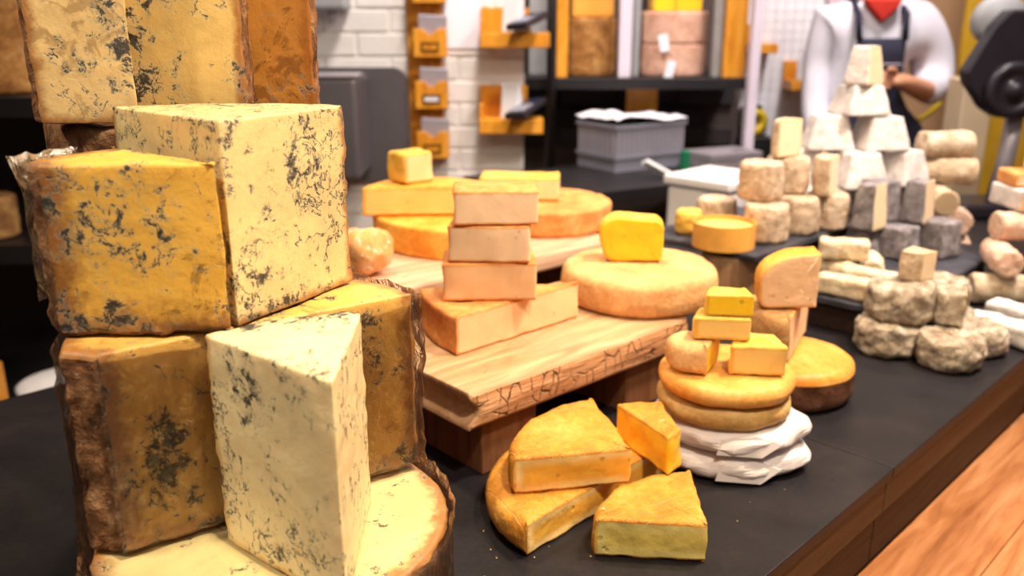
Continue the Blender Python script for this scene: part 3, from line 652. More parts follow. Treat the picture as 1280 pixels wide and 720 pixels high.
drum('small yellow goat cylinder behind the bark-banded cheese on the slate edge', .335, 1.620, sz, .024, .046, 'r_yellow', None)

def pyramid(nm, lab, x, y, z, b, t, h, rind, grp, yaw=10, cut=None, paste='p_goat'):
    f = (1, 1, 1, 1); wd = b; dp = b
    if cut: f = (0, 1, 1, 1) if cut == 'f' else (0, 1, 1, 1); dp = b * .75
    return cheese(nm, lab, 'cheese', o_rect(wd, dp, f, b * .10 if not cut else (.003, .003, b * .1, b * .1), .005), h, M[rind], M[paste] if cut else None, (x, y, z), (0, 0, R(yaw)),
                  br=.005, bc=.0015, taper=t, nz=9, nr=6, amp=.0016, nsc=60, lump=.001, lsc=35, group=grp)
GW = 'white bloomy goat pyramids piled on the slate'
PW = lambda lab, x, y, z, h, b=.098, t=.64, **k: pyramid('goat_cheese_pyramid', lab, x - .016, y, z, b, t, h, 'r_white', GW, **k)
for x, y, l_ in ((.655, 1.800, 'white goat pyramid in the lowest layer, next to the cream drums'), (.768, 1.825, 'white goat pyramid in the lowest layer, next to the mouldy logs'), (.702, 1.912, 'white goat pyramid in the lowest layer at the rear of the pile')):
    PW(l_, x, y, sz, .0575, .098, .72, yaw=4)
PW('white goat pyramid in the second layer, in front, resting above ash pyramids', .731, 1.795, sz + .059, .070, yaw=8)
PW('white goat pyramid in the second layer, beside the mouldy logs', .838, 1.83, sz + .059, .070, .085, yaw=30)
PW('white goat pyramid in the second layer, behind the cream drums', .636, 1.86, sz + .059, .070, .085, yaw=20)
PW('white goat pyramid in the third layer above the cream drums', .680, 1.850, sz + .130, .070, yaw=-6)
PW('white goat pyramid in the third layer above the ash pyramids', .785, 1.840, sz + .130, .068, .100, yaw=6)
PW('white goat pyramid bearing the topmost cut one', .738, 1.845, sz + .201, .060, .098, .66, yaw=10)
PW('cut white goat pyramid crowning the pile with its peach face', .738, 1.840, sz + .262, .076, .076, .66, yaw=44, cut='f')

GA = 'ash coated goat pyramids on the log slate'
az = .9595
PA = lambda lab, x, y, z, h, b=.062, t=.74, **k: pyramid('ash_goat_pyramid', lab, x, y, z, b, t, h, 'r_ash', GA, **k)
PA('ash coated goat pyramid at the end of the lower row near the cream logs', .680, 1.650, az, .058, .056, yaw=40)
PA('wide ash coated goat pyramid in the middle of the lower row', .752, 1.655, az, .060, .068, .86, yaw=42)
PA('ash coated goat pyramid in the lower row behind the tall one', .815, 1.740, az, .060, .060, yaw=45)
PA('tall ash coated goat pyramid with flat top near the mouldy logs', .838, 1.665, az, .070, .062, .9, yaw=30)
PA('cut ash coated goat pyramid with peach face above the cream logs', .684, 1.640, az + .060, .086, .064, .72, yaw=44, cut='f')
PA('dark ash coated goat pyramid standing between the two cut ones', .728, 1.705, az + .062, .080, .062, .85, yaw=20)
PA('cut ash coated goat pyramid with tan face next to the mouldy logs', .800, 1.692, az + .062, .082, .064, .80, yaw=48, cut='f')

# cream logs on the slate
def log(nm, lab, c, yaw, L, r, rind, grp, paste=None, ends=(1, 1), pitch=0, sq=0.0, cat='cheese'):
    ol = o_circle(r, .004) if not sq else o_rect(2 * r, 2 * r * sq, (1, 1, 1, 1), r * .4, .004)
    d = Vector((math.cos(R(yaw)), math.sin(R(yaw)), 0)); st_ = Vector(c) - d * L / 2
    return cheese(nm, lab, cat, ol, L, M[rind], M[paste] if paste else None, st_, (R(90), 0, R(yaw) + math.pi / 2), br=.006 if not paste else .003, bc=.0015, nz=14, nr=5, amp=.0026, nsc=60,
                  top=ends[1], bot=ends[0], lump=.001, lsc=30, group=grp)
GL = 'cream coloured goat logs on the low slate'
lz = az
log('goat_cheese_log', 'cream goat log at the slate rim, lying next to an equal one', (.562, 1.388, lz + .017), 139, .112, .017, 'r_log', GL, sq=.95)
log('goat_cheese_log', 'cream goat log lying on the slate behind the rim log', (.622, 1.428, lz + .017), 137, .110, .017, 'r_log', GL, sq=.95)
log('goat_cheese_log', 'greyish cream goat log lying below the square topmost log', (.580, 1.487, lz + .019), 118, .075, .019, 'r_log', GL)
log('goat_cheese_log', 'rounded cream goat log end beside the ash pyramids', (.648, 1.512, lz + .019), 70, .080, .019, 'r_log', GL)
log('goat_cheese_log', 'square cream goat log topping the little pile of logs', (.585, 1.490, lz + .057), 165, .082, .018, 'r_log', GL, sq=.95)

# rough grey goat drums near the counter edge
GG = 'rough grey moulded goat cheeses near the counter edge'
gz = .9005
def rough(lab, x, y, z, r=.043, h=.055, lean=(0, 0), rot=(0, 0, 0)):
    return cheese('goat_cheese_round', lab, 'cheese', o_circle(r, .004), h, M['r_goatgrey'], None, (x, y, z), rot, br=.010, bulge=.003, nz=9, nr=8, amp=.0045, nsc=65, lump=.003, lsc=32, group=GG)
rough('rough grey goat round on the slate, under a larger wrinkled one', .592, 1.295, gz, .046, .052)
rough('wrinkled rough goat round stacked upon another, under a cut cube', .612, 1.305, gz + .053, .049, .056)
rough('dark rough goat round on the slate below the cut wedge', .662, 1.234, gz, .044, .052)
rough('rough goat round on the slate beside the white paper logs', .735, 1.290, gz, .038, .048)
rough('rough goat round hidden behind the cut wedge and its neighbours', .714, 1.358, gz, .040, .054)
rough('rough goat round on the second layer behind the cut cube', .695, 1.345, gz + .055, .038, .052)
cheese('goat_cheese_wedge', 'cut rough goat wedge with yellow-grey face on the dark round', 'cheese', o_poly([(-.030, -.008), (.004, -.030), (.030, .024), (-.012, .034)], (1, 0, 1, 1), (.01, .002, .003, .01), .004), .052,
       M['r_goatgrey'], M['p_goat'], (.674, 1.268, gz + .0555), br=.006, bc=.0015, nz=8, nr=6, amp=.003, ampc=.0005, nsc=65, group=GG)
cheese('goat_cheese_cube', 'small cut goat cube with tan face on the wrinkled round', 'cheese', o_poly([(-.030, -.004), (-.004, -.026), (.028, -.006), (.002, .026)], (1, 0, 1, 1), (.005, .002, .003, .006), .004), .046,
       M['r_logmould'], M['p_goat'], (.634, 1.318, gz + .1125), br=.004, bc=.0015, nz=8, nr=6, amp=.0025, ampc=.0005, nsc=65, group=GG)
GO = 'white paper-pale logs by the counter edge'
log('goat_cheese_log', 'white goat log lying against the rough goat round', (.800, 1.335, gz + .020), 120, .12, .020, 'r_white', GO, sq=.9)
log('goat_cheese_log', 'white goat log at the counter edge behind another', (.872, 1.395, gz + .020), 125, .13, .020, 'r_white', GO, sq=.9)

# mouldy logs behind the ash pyramids
GM = 'mouldy goat logs stacked behind the ash pyramids'
mz_ = .9005
for lab, c, yaw, L, r, rd_, ps, en in (
    ('mouldy goat log on the counter at the bottom of the stack', (.985, 1.80, .032), 10, .13, .032, 'r_logpink', None, (1, 1)),
    ('pinkish goat log on the counter behind the ash pyramids', (.845, 1.940, .032), 30, .12, .032, 'r_logpink', None, (1, 1)),
    ('mouldy goat log in the second layer beside the tall ash pyramid', (.950, 1.83, .088), 80, .12, .028, 'r_logmould', None, (1, 1)),
    ('pink upright leaning goat log end in the second layer', (1.025, 1.83, .092), 80, .11, .030, 'r_logpink', None, (1, 1)),
    ('mouldy goat log with brown cut end facing the front', (.975, 1.80, .142), 262, .12, .026, 'r_logmould', 'p_logend', (1, 0)),
    ('knobbly yellowish goat log next to the white pyramids', (.905, 1.885, .134), 250, .10, .028, 'r_logmould', None, (1, 1)),
    ('thick mouldy goat log with flat brown end near the top', (.998, 1.82, .196), -14, .108, .028, 'r_logmould', 'p_logend', (1, 0)),
    ('pale mouldy goat log lying across the top of the stack', (.990, 1.83, .250), 6, .108, .028, 'r_logmould', 'p_goat', (1, 0))):
    log('goat_cheese_log', lab, (c[0] - .075, c[1] + .02, mz_ + c[2]), yaw, L, r, rd_, GM, ps, en)
drum('small yellow goat round perched beside the white pyramids', .845, 1.94, mz_ + .172, .026, .035, 'r_yellow', GM)

# pink logs and slabs beyond
GN = 'pink logs and slabs at the far end of the counter'
for lab, c, yaw, L, r, rd_ in (
    ('large pinkish goat log lying on the slate counter below others', (.925, 1.530, .028), -8, .16, .028, 'r_logmould'),
    ('grey-ended goat log pointing forward on the large pinkish log', (.905, 1.560, .082), 255, .12, .025, 'r_logpink'),
    ('goat log end resting next to the grey-ended log', (.985, 1.565, .082), 240, .12, .025, 'r_logpink'),
    ('long pale pink goat log lying across the two log ends', (.985, 1.600, .132), 4, .16, .027, 'r_logpink')):
    log('goat_cheese_log', lab, (c[0], c[1], gz + c[2]), yaw, L, r, rd_, GN)
cheese('cheese_slab', 'yellow cheese slab with white rind above the long pink log', 'cheese', o_rect(.16, .10, (0, 1, 1, 1), .008, .006), .040, M['r_white'], M['p_gold'], (1.015, 1.640, gz + .161), (0, 0, R(4)), br=.005, bc=.003, nz=6, nr=6, group=GN)
cheese('cheese_slab', 'thin orange cheese slab lying on the yellow slab', 'cheese', o_rect(.13, .08, (0, 1, 1, 1), .008, .006), .026, M['r_peach'], M['p_peach'], (1.005, 1.645, gz + .202), (0, 0, R(-6)), br=.005, bc=.003, nz=6, nr=6, group=GN)
cheese('cheese_wedge', 'white rinded cheese wedge on the thin orange slab', 'cheese', o_sector(.10, 190, 250, .005), .038, M['r_white'], M['p_light'], (1.075, 1.680, gz + .229), br=.006, bc=.002, nz=6, nr=6, group=GN)

# ------------------------------------------------------------------ room shell
M['white_brick'] = m_plain('white_painted_brick', (.78, .74, .71), .6, .3, var=.06, sc=20, bump=.35, bsc=70)
M['mortar'] = m_plain('white_mortar', (.74, .70, .67), .8, .2, var=.08)
M['black_brick'] = m_plain('black_brick', (.030, .022, .024), .55, .35, var=.35, sc=9, bump=.4, bsc=90)
M['black_mortar'] = m_plain('black_mortar', (.07, .05, .045), .8, .2)
M['tile'] = m_plain('white_glazed_tile', (.80, .78, .82), .25, .5, var=.04)
M['tan'] = m_plain('tan_wall_paint', (.42, .25, .13), .7, .2, var=.06, sc=4)
M['black'] = m_plain('black_paint', (.012, .011, .013), .45, .4, var=.2)
M['black_plastic'] = m_plain('black_plastic', (.022, .018, .026), .35, .45, var=.15)
M['steel'] = m_plain('brushed_steel', (.22, .20, .22), .42, .5, .75, var=.1, sc=6)
M['steel_light'] = m_plain('light_steel', (.46, .42, .46), .4, .5, .5, var=.08)
M['grey_plastic'] = m_plain('grey_plastic', (.22, .22, .27), .45, .4, var=.1)
M['grey_post'] = m_plain('grey_post', (.34, .34, .35), .5, .4, var=.1)
M['lilac'] = m_plain('lilac_white_post', (.66, .58, .68), .45, .4, var=.05)
M['white_plastic'] = m_plain('white_plastic', (.80, .78, .80), .35, .45, var=.03)
M['card'] = m_plain('grey_card', (.42, .38, .42), .7, .2, var=.06)
M['paper'] = m_plain('white_paper', (.80, .77, .84), .7, .2, var=.03)
M['brass'] = m_plain('dark_brass', (.20, .10, .02), .4, .5, .6)
M['green'] = m_plain('green_plastic', (.01, .16, .07), .4, .4)
M['yellow_hose'] = m_plain('yellow_hose', (.66, .46, .02), .4, .4)
M['yellow_paint'] = m_plain('mustard_paint', (.52, .30, .02), .5, .3)
M['beige'] = m_plain('beige_paint', (.60, .46, .30), .5, .3, var=.06)
M['hard_rind'] = m_rind('mottled_brown_rind', [(.20, .08, .02), (.42, .19, .05), (.60, .34, .12)], 22, .5, 90, .7, (.16, .07, .03), (.58, .66))
M['pink_rind'] = m_rind('pinkish_bandage_rind', [(.50, .26, .17), (.66, .38, .27), (.74, .48, .36)], 14, .3, 120, .75)
M['screen'] = m_plain('dark_screen', (.02, .025, .05), .15, .6)

def struct(o, lab): tag(o, lab, None, None, 'structure'); return o
wb = struct(box('wall_back', M['mortar'], -3.2, .040, 2.950, 3.12, 0, 2.7), 'white painted brick wall')
bm = bmesh.new(); b_box(bm, -.105, .105, -.012, .012, -.034, .034, .004, 2)
bmesh.ops.recalc_face_normals(bm, faces=bm.faces); brick_me = bpy.data.meshes.new('brick'); bm.to_mesh(brick_me); bm.free(); brick_me.materials.append(M['white_brick'])
bm = bmesh.new(); b_box(bm, -.0475, .0475, -.012, .012, -.034, .034, .004, 2)
bmesh.ops.recalc_face_normals(bm, faces=bm.faces); hbrick_me = bpy.data.meshes.new('brick'); bm.to_mesh(hbrick_me); bm.free(); hbrick_me.materials.append(M['white_brick'])
def put(name, me, parent, loc, rot=(0, 0, 0)):
    o = bpy.data.objects.new(name, me); COL.objects.link(o); o.parent = parent; o.location = loc; o.rotation_euler = rot; return o
for r_ in range(12):
    z = .80 + r_ * .075
    for k in range(7):
        x = .039 - .105 - k * .220 - (.11 if r_ % 2 else 0)
        put('brick', brick_me, wb, (x, 2.958 + random.uniform(-.002, .002), z), (0, R(random.uniform(-.4, .4)), 0))
    if r_ % 2: put('brick', hbrick_me, wb, (.039 - .0475, 2.958 + random.uniform(-.002, .002), z))
wa = struct(box('wall_alcove', M['black_mortar'], .040, .86, 3.36, 3.46, 0, 2.7), 'dark alcove wall behind the cheese rack')
bm = bmesh.new(); b_box(bm, -.105, .105, -.012, .012, -.034, .034, .004, 2)
bmesh.ops.recalc_face_normals(bm, faces=bm.faces); bb_me = bpy.data.meshes.new('brick'); bm.to_mesh(bb_me); bm.free(); bb_me.materials.append(M['black_brick'])
wr = struct(box('wall_right', M['mortar'], .86, 1.34, 3.52, 3.62, 0, 2.7), 'white tiled wall')
bm = bmesh.new(); b_box(bm, -.0178, .0178, -.004, .004, -.0178, .0178, .0015, 1)
bmesh.ops.recalc_face_normals(bm, faces=bm.faces); tile_me = bpy.data.meshes.new('tile'); bm.to_mesh(tile_me); bm.free(); tile_me.materials.append(M['tile'])
for i in range(12):
    for j in range(20): put('tile', tile_me, wr, (.885 + i * .037, 3.518, .86 + j * .037))
struct(box('wall_far', M['tan'], 1.34, 3.2, 3.7, 3.8, 0, 2.7), 'plain tan painted wall')
struct(box('wall_side', M['tan'], 3.1, 3.2, -2.4, 3.7, 0, 2.7), 'plain tan painted side wall')
struct(box('wall_left', M['tan'], -3.2, -3.1, -2.4, 3.0, 0, 2.7), 'plain tan painted side wall opposite')

# ------------------------------------------------------------------ things on the white brick wall
bs = empty('steel_basin', (0, 2.945, 0)); tag(bs, 'dark steel wall basin with rounded back panel on the white brick wall', 'basin')
rr = [(-.80, .88), (-.345, .88), (-.345, 1.215)] + [(-.385 + .04 * math.cos(R(a)), 1.215 + .04 * math.sin(R(a))) for a in (15, 30, 45, 60, 75, 90)] + [(-.80, 1.255)]
prism('back_panel', M['steel'], rr, 'y', -.018, .0, bs, .002)
box('bowl', M['steel'], -.82, -.47, -.26, -.0185, .93, 1.235, bs, .012)
box('rim', M['steel_light'], -.825, -.465, -.265, -.15, 1.2355, 1.247, bs, .004)
tube('tap', M['steel_light'], [(-.60, -.20, 1.06), (-.60, -.28, 1.06), (-.57, -.30, 1.05), (-.54, -.30, 1.02)], .012, bs)
sd = empty('soap_dispenser', (0, 2.943, 0)); tag(sd, 'grey soap dispenser mounted above the steel basin', 'dispenser')
box('body', M['grey_post'], -.655, -.515, -.10, 0, 1.432, 1.66, sd, .012)
lathe('nozzle', M['steel_light'], [(0, .0), (.012, 0), (.018, .02), (.018, .034), (0, .034)], sd, (-.565, -.05, 1.3985), n=16)
ch = empty('card_rack', (0, 2.944, 0)); tag(ch, 'tall orange wooden rack of card pockets screwed to the brick wall', 'rack')
box('backboard', M['orange_wood'], -.338, -.228, -.016, 0, .955, 1.60, ch, .002)
cards = []
for k, z in enumerate((.968, 1.128, 1.290, 1.455)):
    x0, x1 = -.312, -.208
    pk = prism('pocket', M['orange_wood'], [(x0, z), (x1, z), (x1, z + .088), (x1 - .03, z + .084), ((x0 + x1) / 2, z + .062), (x0 + .03, z + .084), (x0, z + .088)], 'y', -.075, -.060, ch, .0015)
    box('pocket_side', M['orange_wood'], x0, x0 + .012, -.060, -.0165, z, z + .086, ch)
    box('pocket_side', M['orange_wood'], x1 - .012, x1, -.060, -.0165, z, z + .086, ch)
    box('pocket_floor', M['orange_wood'], x0 + .0122, x1 - .0122, -.060, -.0165, z, z + .010, ch)
    f = empty('label_frame'); f.parent = pk
    bm = bmesh.new(); cxm = (x0 + x1) / 2
    for a, b, c, d in ((-.028, .028, .018, .023), (-.028, .028, .041, .046), (-.028, -.023, .018, .046), (.023, .028, .018, .046)): b_box(bm, cxm + a, cxm + b, -.079, -.0752, z + c, z + d)
    COL.objects.unlink(f); bpy.data.objects.remove(f)
    bm_obj('label_frame', bm, M['brass'], pk)
    box('label_card', M['paper'] if k == 1 else M['orange_wood'], cxm - .0225, cxm + .0225, -.0765, -.0752, z + .0235, z + .0405, pk)
    c_o = box('card_stack', M['card'], -.045, .045, -.010, .010, 0, .118, None, .001, (cxm + .004, 2.944 - .040, z + .0112), (R(10), R(3), 0))
    tag(c_o, ['grey cards in the lowest pocket of the orange rack', 'grey cards in the pocket above the lowest of the orange rack', 'grey cards in the pocket with a pocket above and two below', 'grey cards in the topmost pocket of the orange rack'][k], 'cards', 'cards in the orange rack')
nt = box('notice_paper', M['paper'], -.222, -.10, 2.940, 2.9425, 1.315, 1.66, None); tag(nt, 'white paper notice pinned on the brick wall by the card rack', 'paper')
def wshelf(lab, x0, x1, z, y1, dep, hb, rlab):
    s = empty('wall_shelf', (0, y1, 0)); tag(s, lab, 'shelf', 'orange card machine shelves')
    box('shelf_board', M['orange_wood'], x0, x1, -dep, 0, z - .045, z, s, .002)
    box('back_board', M['orange_wood'], x0, x0 + .155, -.016, 0, z + .0003, z + hb, s, .002)
    box('side_board', M['orange_wood'], x0, x0 + .014, -dep * .8, -.0165, z + .0003, z + hb * .45, s, .002)
    t = empty('card_machine', (x0 + .115, y1 - dep * .5, z + .0012), (0, 0, R(-28))); tag(t, rlab, 'card machine', 'card machines on wall shelves')
    prism('stand', M['white_plastic'], [(-.045, 0), (.045, 0), (.045, .012), (.005, .020), (-.018, .11), (-.032, .11)], 'x', -.03, .03, t, .002)
    b_ = box('handset', M['black_plastic'], -.036, .036, -.085, .085, -.010, .010, t, .004, (.055, -.03, .034), (R(12), R(-6), 0))
    box('screen', M['screen'], -.028, .028, .015, .07, .0105, .0125, b_)
    box('keypad', M['grey_plastic'], -.028, .028, -.07, .005, .0105, .0125, b_)
    return s
wshelf('orange wooden wall shelf with a card machine, the upper of two on white brick', -.100, .118, 1.365, 2.944, .12, .075, 'card machine on the upper orange wall shelf')
wshelf('orange wooden wall shelf with a card machine, the lower of two on white brick', -.105, .100, 1.098, 2.944, .12, .10, 'card machine on the lower orange wall shelf')

# ------------------------------------------------------------------ rack with wheels in the alcove
rk = empty('cheese_rack', (0, 2.95, 0)); tag(rk, 'dark shelf rack with orange and lilac posts holding whole cheeses', 'rack')
box('shelf_board', M['black'], .047, .805, 0, .38, 1.183, 1.219, rk, .002)
for x0, x1, m, z0, z1, y0, y1 in ((.060, .130, 'grey_post', 1.2195, 1.9, .20, .36), (.135, .184, 'orange_wood', 1.2195, 1.9, .02, .06), (.352, .392, 'lilac', 1.2195, 1.9, .02, .06), (.394, .430, 'grey_post', 1.2195, 1.9, .10, .14),
        (.672, .698, 'grey_post', 1.2195, 1.9, .06, .10), (.700, .768, 'orange_wood', 1.2195, 1.9, .02, .06), (.770, .800, 'lilac', .95, 1.9, -.05, -.002), (.400, .510, 'orange_wood', .9505, 1.1825, .16, .18)):
    box('post', M[m], x0, x1, y0, y1, z0, z1, rk, .002)
tag(tube('drain_pipe', M['black'], [(.128, 2.92, .93), (.128, 2.92, 1.9)], .016), 'thin black pipe running up beside the rack', 'pipe')
cheese('round_cheese', 'tall mottled brown cheese drum on the dark rack shelf', 'cheese', o_circle(.086, .012), .19, M['hard_rind'], None, (.268, 3.10, 1.2195), br=.008, nz=8, nr=6, amp=.003, group='whole cheeses on the rack')
cheese('cheese_slab', 'yellow cheese block lying on the mottled brown drum', 'cheese', o_rect(.14, .12, (1, 1, 1, 1), .008, .01), .09, M['p_gold'], None, (.270, 3.10, 1.411), br=.006, nz=6, nr=5, group='whole cheeses on the rack')
cheese('round_cheese', 'pinkish cheese wheel on the dark rack shelf beneath an equal one', 'cheese', o_circle(.118, .012), .105, M['pink_rind'], None, (.553, 3.135, 1.2195), br=.008, nz=8, nr=6, amp=.002, group='whole cheeses on the rack')
cheese('round_cheese', 'pinkish cheese wheel stacked on an equal one, yellow pieces above', 'cheese', o_circle(.118, .012), .105, M['pink_rind'], None, (.553, 3.135, 1.3255), br=.008, nz=8, nr=6, amp=.002, group='whole cheeses on the rack')
for x, y, a, l_ in ((.505, 3.11, 20, 'yellow cheese chunk on the pinkish wheels next to the lilac post'), (.60, 3.10, -15, 'yellow cheese chunk on the pinkish wheels next to the orange post')):
    cheese('cheese_chunk', l_, 'cheese', o_poly([(-.045, -.03), (.045, -.035), (.03, .04), (-.03, .035)], (0, 0, 1, 1), .006, .008), .07, M['r_yellow'], M['p_yellow'], (x, y, 1.4315), (0, 0, R(a)), nz=6, nr=5, group='whole cheeses on the rack')
for x, z, ry, l_ in ((.505, 1.33, -12, 'cream paper tag pinned on the upper pinkish wheel'), (.530, 1.245, 14, 'cream paper tag pinned on the lower pinkish wheel')):
    tag(box('paper_tag', M['paper'], -.015, .015, -.001, .001, -.028, .028, None, .0, (x, 3.135 - .125, z), (0, R(ry), 0)), l_, 'tag')
# black bricks in the alcove below the shelf
for r_ in range(4):
    for k in range(4):
        x = .055 + .105 + k * .22 + (0 if r_ % 2 else -.11) ; 
        if x > .80: continue
        put('brick', bb_me, wa, (x + .02, 3.352, .98 + r_ * .075))
tb = empty('back_table', (.30, 2.41, 0), (0, 0, R(29))); tag(tb, 'black back table with crates in front of the rack', 'table')
box('table_top', M['black'], -.28, .68, 0, .42, .915, .948, tb, .002)
for x, y in ((-.25, .03), (.62, .03), (-.25, .36), (.62, .36)): box('leg', M['black'], x, x + .05, y, y + .05, 0, .9145, tb)
box('lower_shelf', M['dark_wood'], -.25, .65, .05, .38, .55, .575, tb)
for x, y, l_ in ((.300, 2.575, 'orange cheese wheel standing on edge below the back table'), (.465, 2.67, 'orange cheese wheel standing below the back table near the white tub')):
    cheese('round_cheese', l_, 'cheese', o_circle(.085, .012), .06, M['r_orange'], None, (x + .02, y - .03, .576 + .088), (R(90), 0, R(29)), br=.012, nz=5, nr=6, group='wheels under the back table')

def crate(lab, loc, rz, L, W, h, slot, m='grey_plastic'):
    c = empty('plastic_crate', loc, (0, 0, R(rz))); tag(c, lab, 'crate')
    box('bottom', M[m], 0, L, 0, W, 0, .006, c)
    for (x0, x1, y0, y1, nm) in ((0, L, 0, .006, 'side_wall'), (0, L, W - .006, W, 'side_wall'), (0, .006, .0062, W - .0062, 'end_wall'), (L - .006, L, .0062, W - .0062, 'end_wall')):
        box(nm, M[m], x0, x1, y0, y1, .0062, h, c)
    bm = bmesh.new()
    for z0, z1 in ((h - .012, h), (h * .28, h * .28 + .01)):
        b_box(bm, -.006, L + .006, -.006, -.0002, z0, z1); b_box(bm, -.006, L + .006, W + .0002, W + .006, z0, z1); b_box(bm, -.006, -.0002, -.0058, W + .0058, z0, z1); b_box(bm, L + .0002, L + .006, -.0058, W + .0058, z0, z1)
    bm_obj('rim', bm, M[m], c)
    if slot:
        n = 14
        for k in range(n): box('rib', M['steel_light'], L * (k + .6) / n - .004, L * (k + .6) / n + .002, -.0045, -.0003, h * .36, h - .016, c)
        for k in range(8): box('rib', M['steel_light'], -.0045, -.0003, W * (k + .6) / 8 - .004, W * (k + .6) / 8 + .002, h * .36, h - .016, c)
    return c
crate('grey slatted plastic crate lined with white paper on the back table', (.318, 2.690, .949), 33, .285, .19, .145, True)
V, F = [], []; n = 12
for j in range(n + 1):
    for i in range(n + 1): V.append((-.004 + .29 * i / n, -.012 + .215 * j / n, .012 * mnoise.noise(Vector((i * .35, j * .35, 3))) + .010 * math.sin(i * .5)))
for j in range(n):
    for i in range(n): F.append((j * (n + 1) + i, j * (n + 1) + i + 1, (j + 1) * (n + 1) + i + 1, (j + 1) * (n + 1) + i))
pl_ = mesh_obj('liner_paper', V, F, M['paper'], None, (.318, 2.690, 1.110), (0, 0, R(33))); tag(pl_, 'crumpled white paper sheet over the grey crate', 'paper')
sm_ = pl_.modifiers.new('thick', 'SOLIDIFY'); sm_.thickness = .002
crate('flat grey plastic tray stacked near the orange post', (.612, 2.70, .949), 25, .20, .13, .026, False, 'steel_light')
crate('flat grey plastic tray lying on another tray with pale labels', (.615, 2.703, .9765), 25, .195, .13, .026, False, 'steel_light')
tag(box('price_tag', M['white_plastic'], -.055, .055, -.006, .006, -.014, .014, None, .002, (.440, 2.60, .974), (R(60), R(28), R(15))), 'white plastic price tag at the back table rim', 'tag')
tag(box('clip', M['green'], -.012, .012, -.012, .012, 0, .06, None, .003, (.545, 2.745, .9495), (0, 0, R(30))), 'green plastic clip between crate and trays', 'clip')
# white tub behind the cream drums
tu = empty('plastic_tub', (.495, 2.08, .9005), (0, 0, R(45))); tag(tu, 'white plastic tub with lid behind the cream goat drums', 'tub')
box('tub_body', M['white_plastic'], -.09, .09, -.085, .085, 0, .125, tu, .012)
box('lid', M['white_plastic'], -.097, .097, -.092, .092, .1255, .150, tu, .006)

# ------------------------------------------------------------------ tiled corner
def small_shelf(lab, x0, x1, z, y1, mach):
    s = empty('wall_shelf', (0, y1, 0)); tag(s, lab, 'shelf')
    box('shelf_board', M['orange_wood'], x0, x1, -.12, 0, z - .035, z, s, .002)
    box('back_board', M['orange_wood'], x0, x0 + .05, -.016, 0, z + .0003, z + .07, s, .002)
    if mach:
        t = empty('card_machine', (x0 + .08, y1 - .06, z + .001), (0, 0, R(-20))); tag(t, 'card machine on the small orange shelf of the tiled wall', 'card machine')
        prism('stand', M['white_plastic'], [(-.04, 0), (.04, 0), (.04, .012), (.005, .020), (-.01, .09), (-.03, .09)], 'x', -.03, .03, t, .002)
        box('handset', M['black_plastic'], -.03, .03, -.07, .07, -.01, .01, t, .004, (.04, -.01, .034), (R(12), R(-6), 0))
small_shelf('small orange shelf with a card machine on the white tiles', 1.060, 1.225, 1.182, 3.512, True)
small_shelf('bare little orange shelf on the white tiles behind the lilac post', .905, 1.00, 1.318, 3.512, False)
tp = empty('tape_dispenser', (.93, 3.39, .979), (0, 0, R(25))); tag(tp, 'yellow and black tape dispenser next to the trays', 'dispenser')
lathe('roll', M['yellow_hose'], [(.02, -.02), (.05, -.02), (.05, .02), (.02, .02), (.02, -.02)], tp, (0, 0, .05), (R(90), 0, 0), 24)
prism('body', M['black_plastic'], [(-.06, 0), (.08, 0), (.09, .05), (.05, .11), (.0, .12), (-.05, .09)], 'y', .022, .05, tp, .003)
tag(box('side_table', M['black'], .862, .985, 3.30, 3.50, .0, .978, None, .003), 'plain black cabinet below the tape dispenser', 'cabinet')
cu = [(1.00 + .012 * math.sin(i * 1.3) , 1.00 + .34 * i / 24) for i in range(25)]
ap = []
for i in range(25): ap.append((1.20 + .13 * i / 24, 3.49 - .02 + .016 * math.sin(i * 1.5)))
Vc = [(x, y, z) for z in (1.22, 1.75) for x, y in ap]; Fc = [(i, i + 1, 25 + i + 1, 25 + i) for i in range(24)]
cc = mesh_obj('hanging_cloth', Vc, Fc, m_plain('pink_white_cloth', (.78, .62, .68), .8, .2, var=.05)); tag(cc, 'pinkish white cloth hanging on the tiled wall', 'cloth')
cm_ = cc.modifiers.new('thick', 'SOLIDIFY'); cm_.thickness = .003
tag(box('wall_post', M['orange_wood'], 1.335, 1.375, 3.44, 3.50, 0, 2.5, None, .003), 'tall orange post at the end of the tiled wall', 'post')

# ------------------------------------------------------------------ machine arm, hose, pillar
ar = empty('counter_machine', (1.30, 2.30, 0)); tag(ar, 'black pivoting machine arm with round knob beside the beige pillar', 'machine')
prism('arm_plate', M['black_plastic'], [(-.145, 1.274), (-.13, 1.245), (-.085, 1.185), (-.045, 1.160), (.03, 1.160), (.10, 1.20), (.12, 1.38), (.04, 1.425), (-.055, 1.428), (-.085, 1.385)], 'y', -.02, .03, ar, .008)
lathe('pivot_disc', M['black_plastic'], [(0, .0), (.066, 0), (.072, .008), (.068, .022), (.05, .026), (.045, .018), (.022, .018), (.018, .034), (0, .036)], ar, (-.025, -.0205, 1.232), (R(90), 0, 0), 40)
lathe('wheel', M['grey_post'], [(0, -.03), (.06, -.03), (.066, 0), (.06, .03), (0, .032)], ar, (-.035, .07, 1.40), (R(90), 0, 0), 32)
box('lever', M['black'], .02, .16, -.045, -.0205, 1.385, 1.42, ar, .004)
tube('stem', M['steel_light'], [(.02, .02, 1.18), (.015, .02, 1.05), (.0, .02, .94)], .022, ar)
box('foot', M['black_plastic'], -.12, .14, -.06, .10, .9005, .94, ar, .01)
tag(box('beige_pillar', M['beige'], 1.395, 1.490, 2.75, 2.86, 0, 1.23, None, .006), 'beige upright pillar behind the black machine arm', 'pillar')
tag(box('mustard_panel', M['yellow_paint'], 1.62, 2.2, 3.25, 3.28, 0, 2.0, None, .004), 'mustard yellow panel behind the machine arm', 'panel')
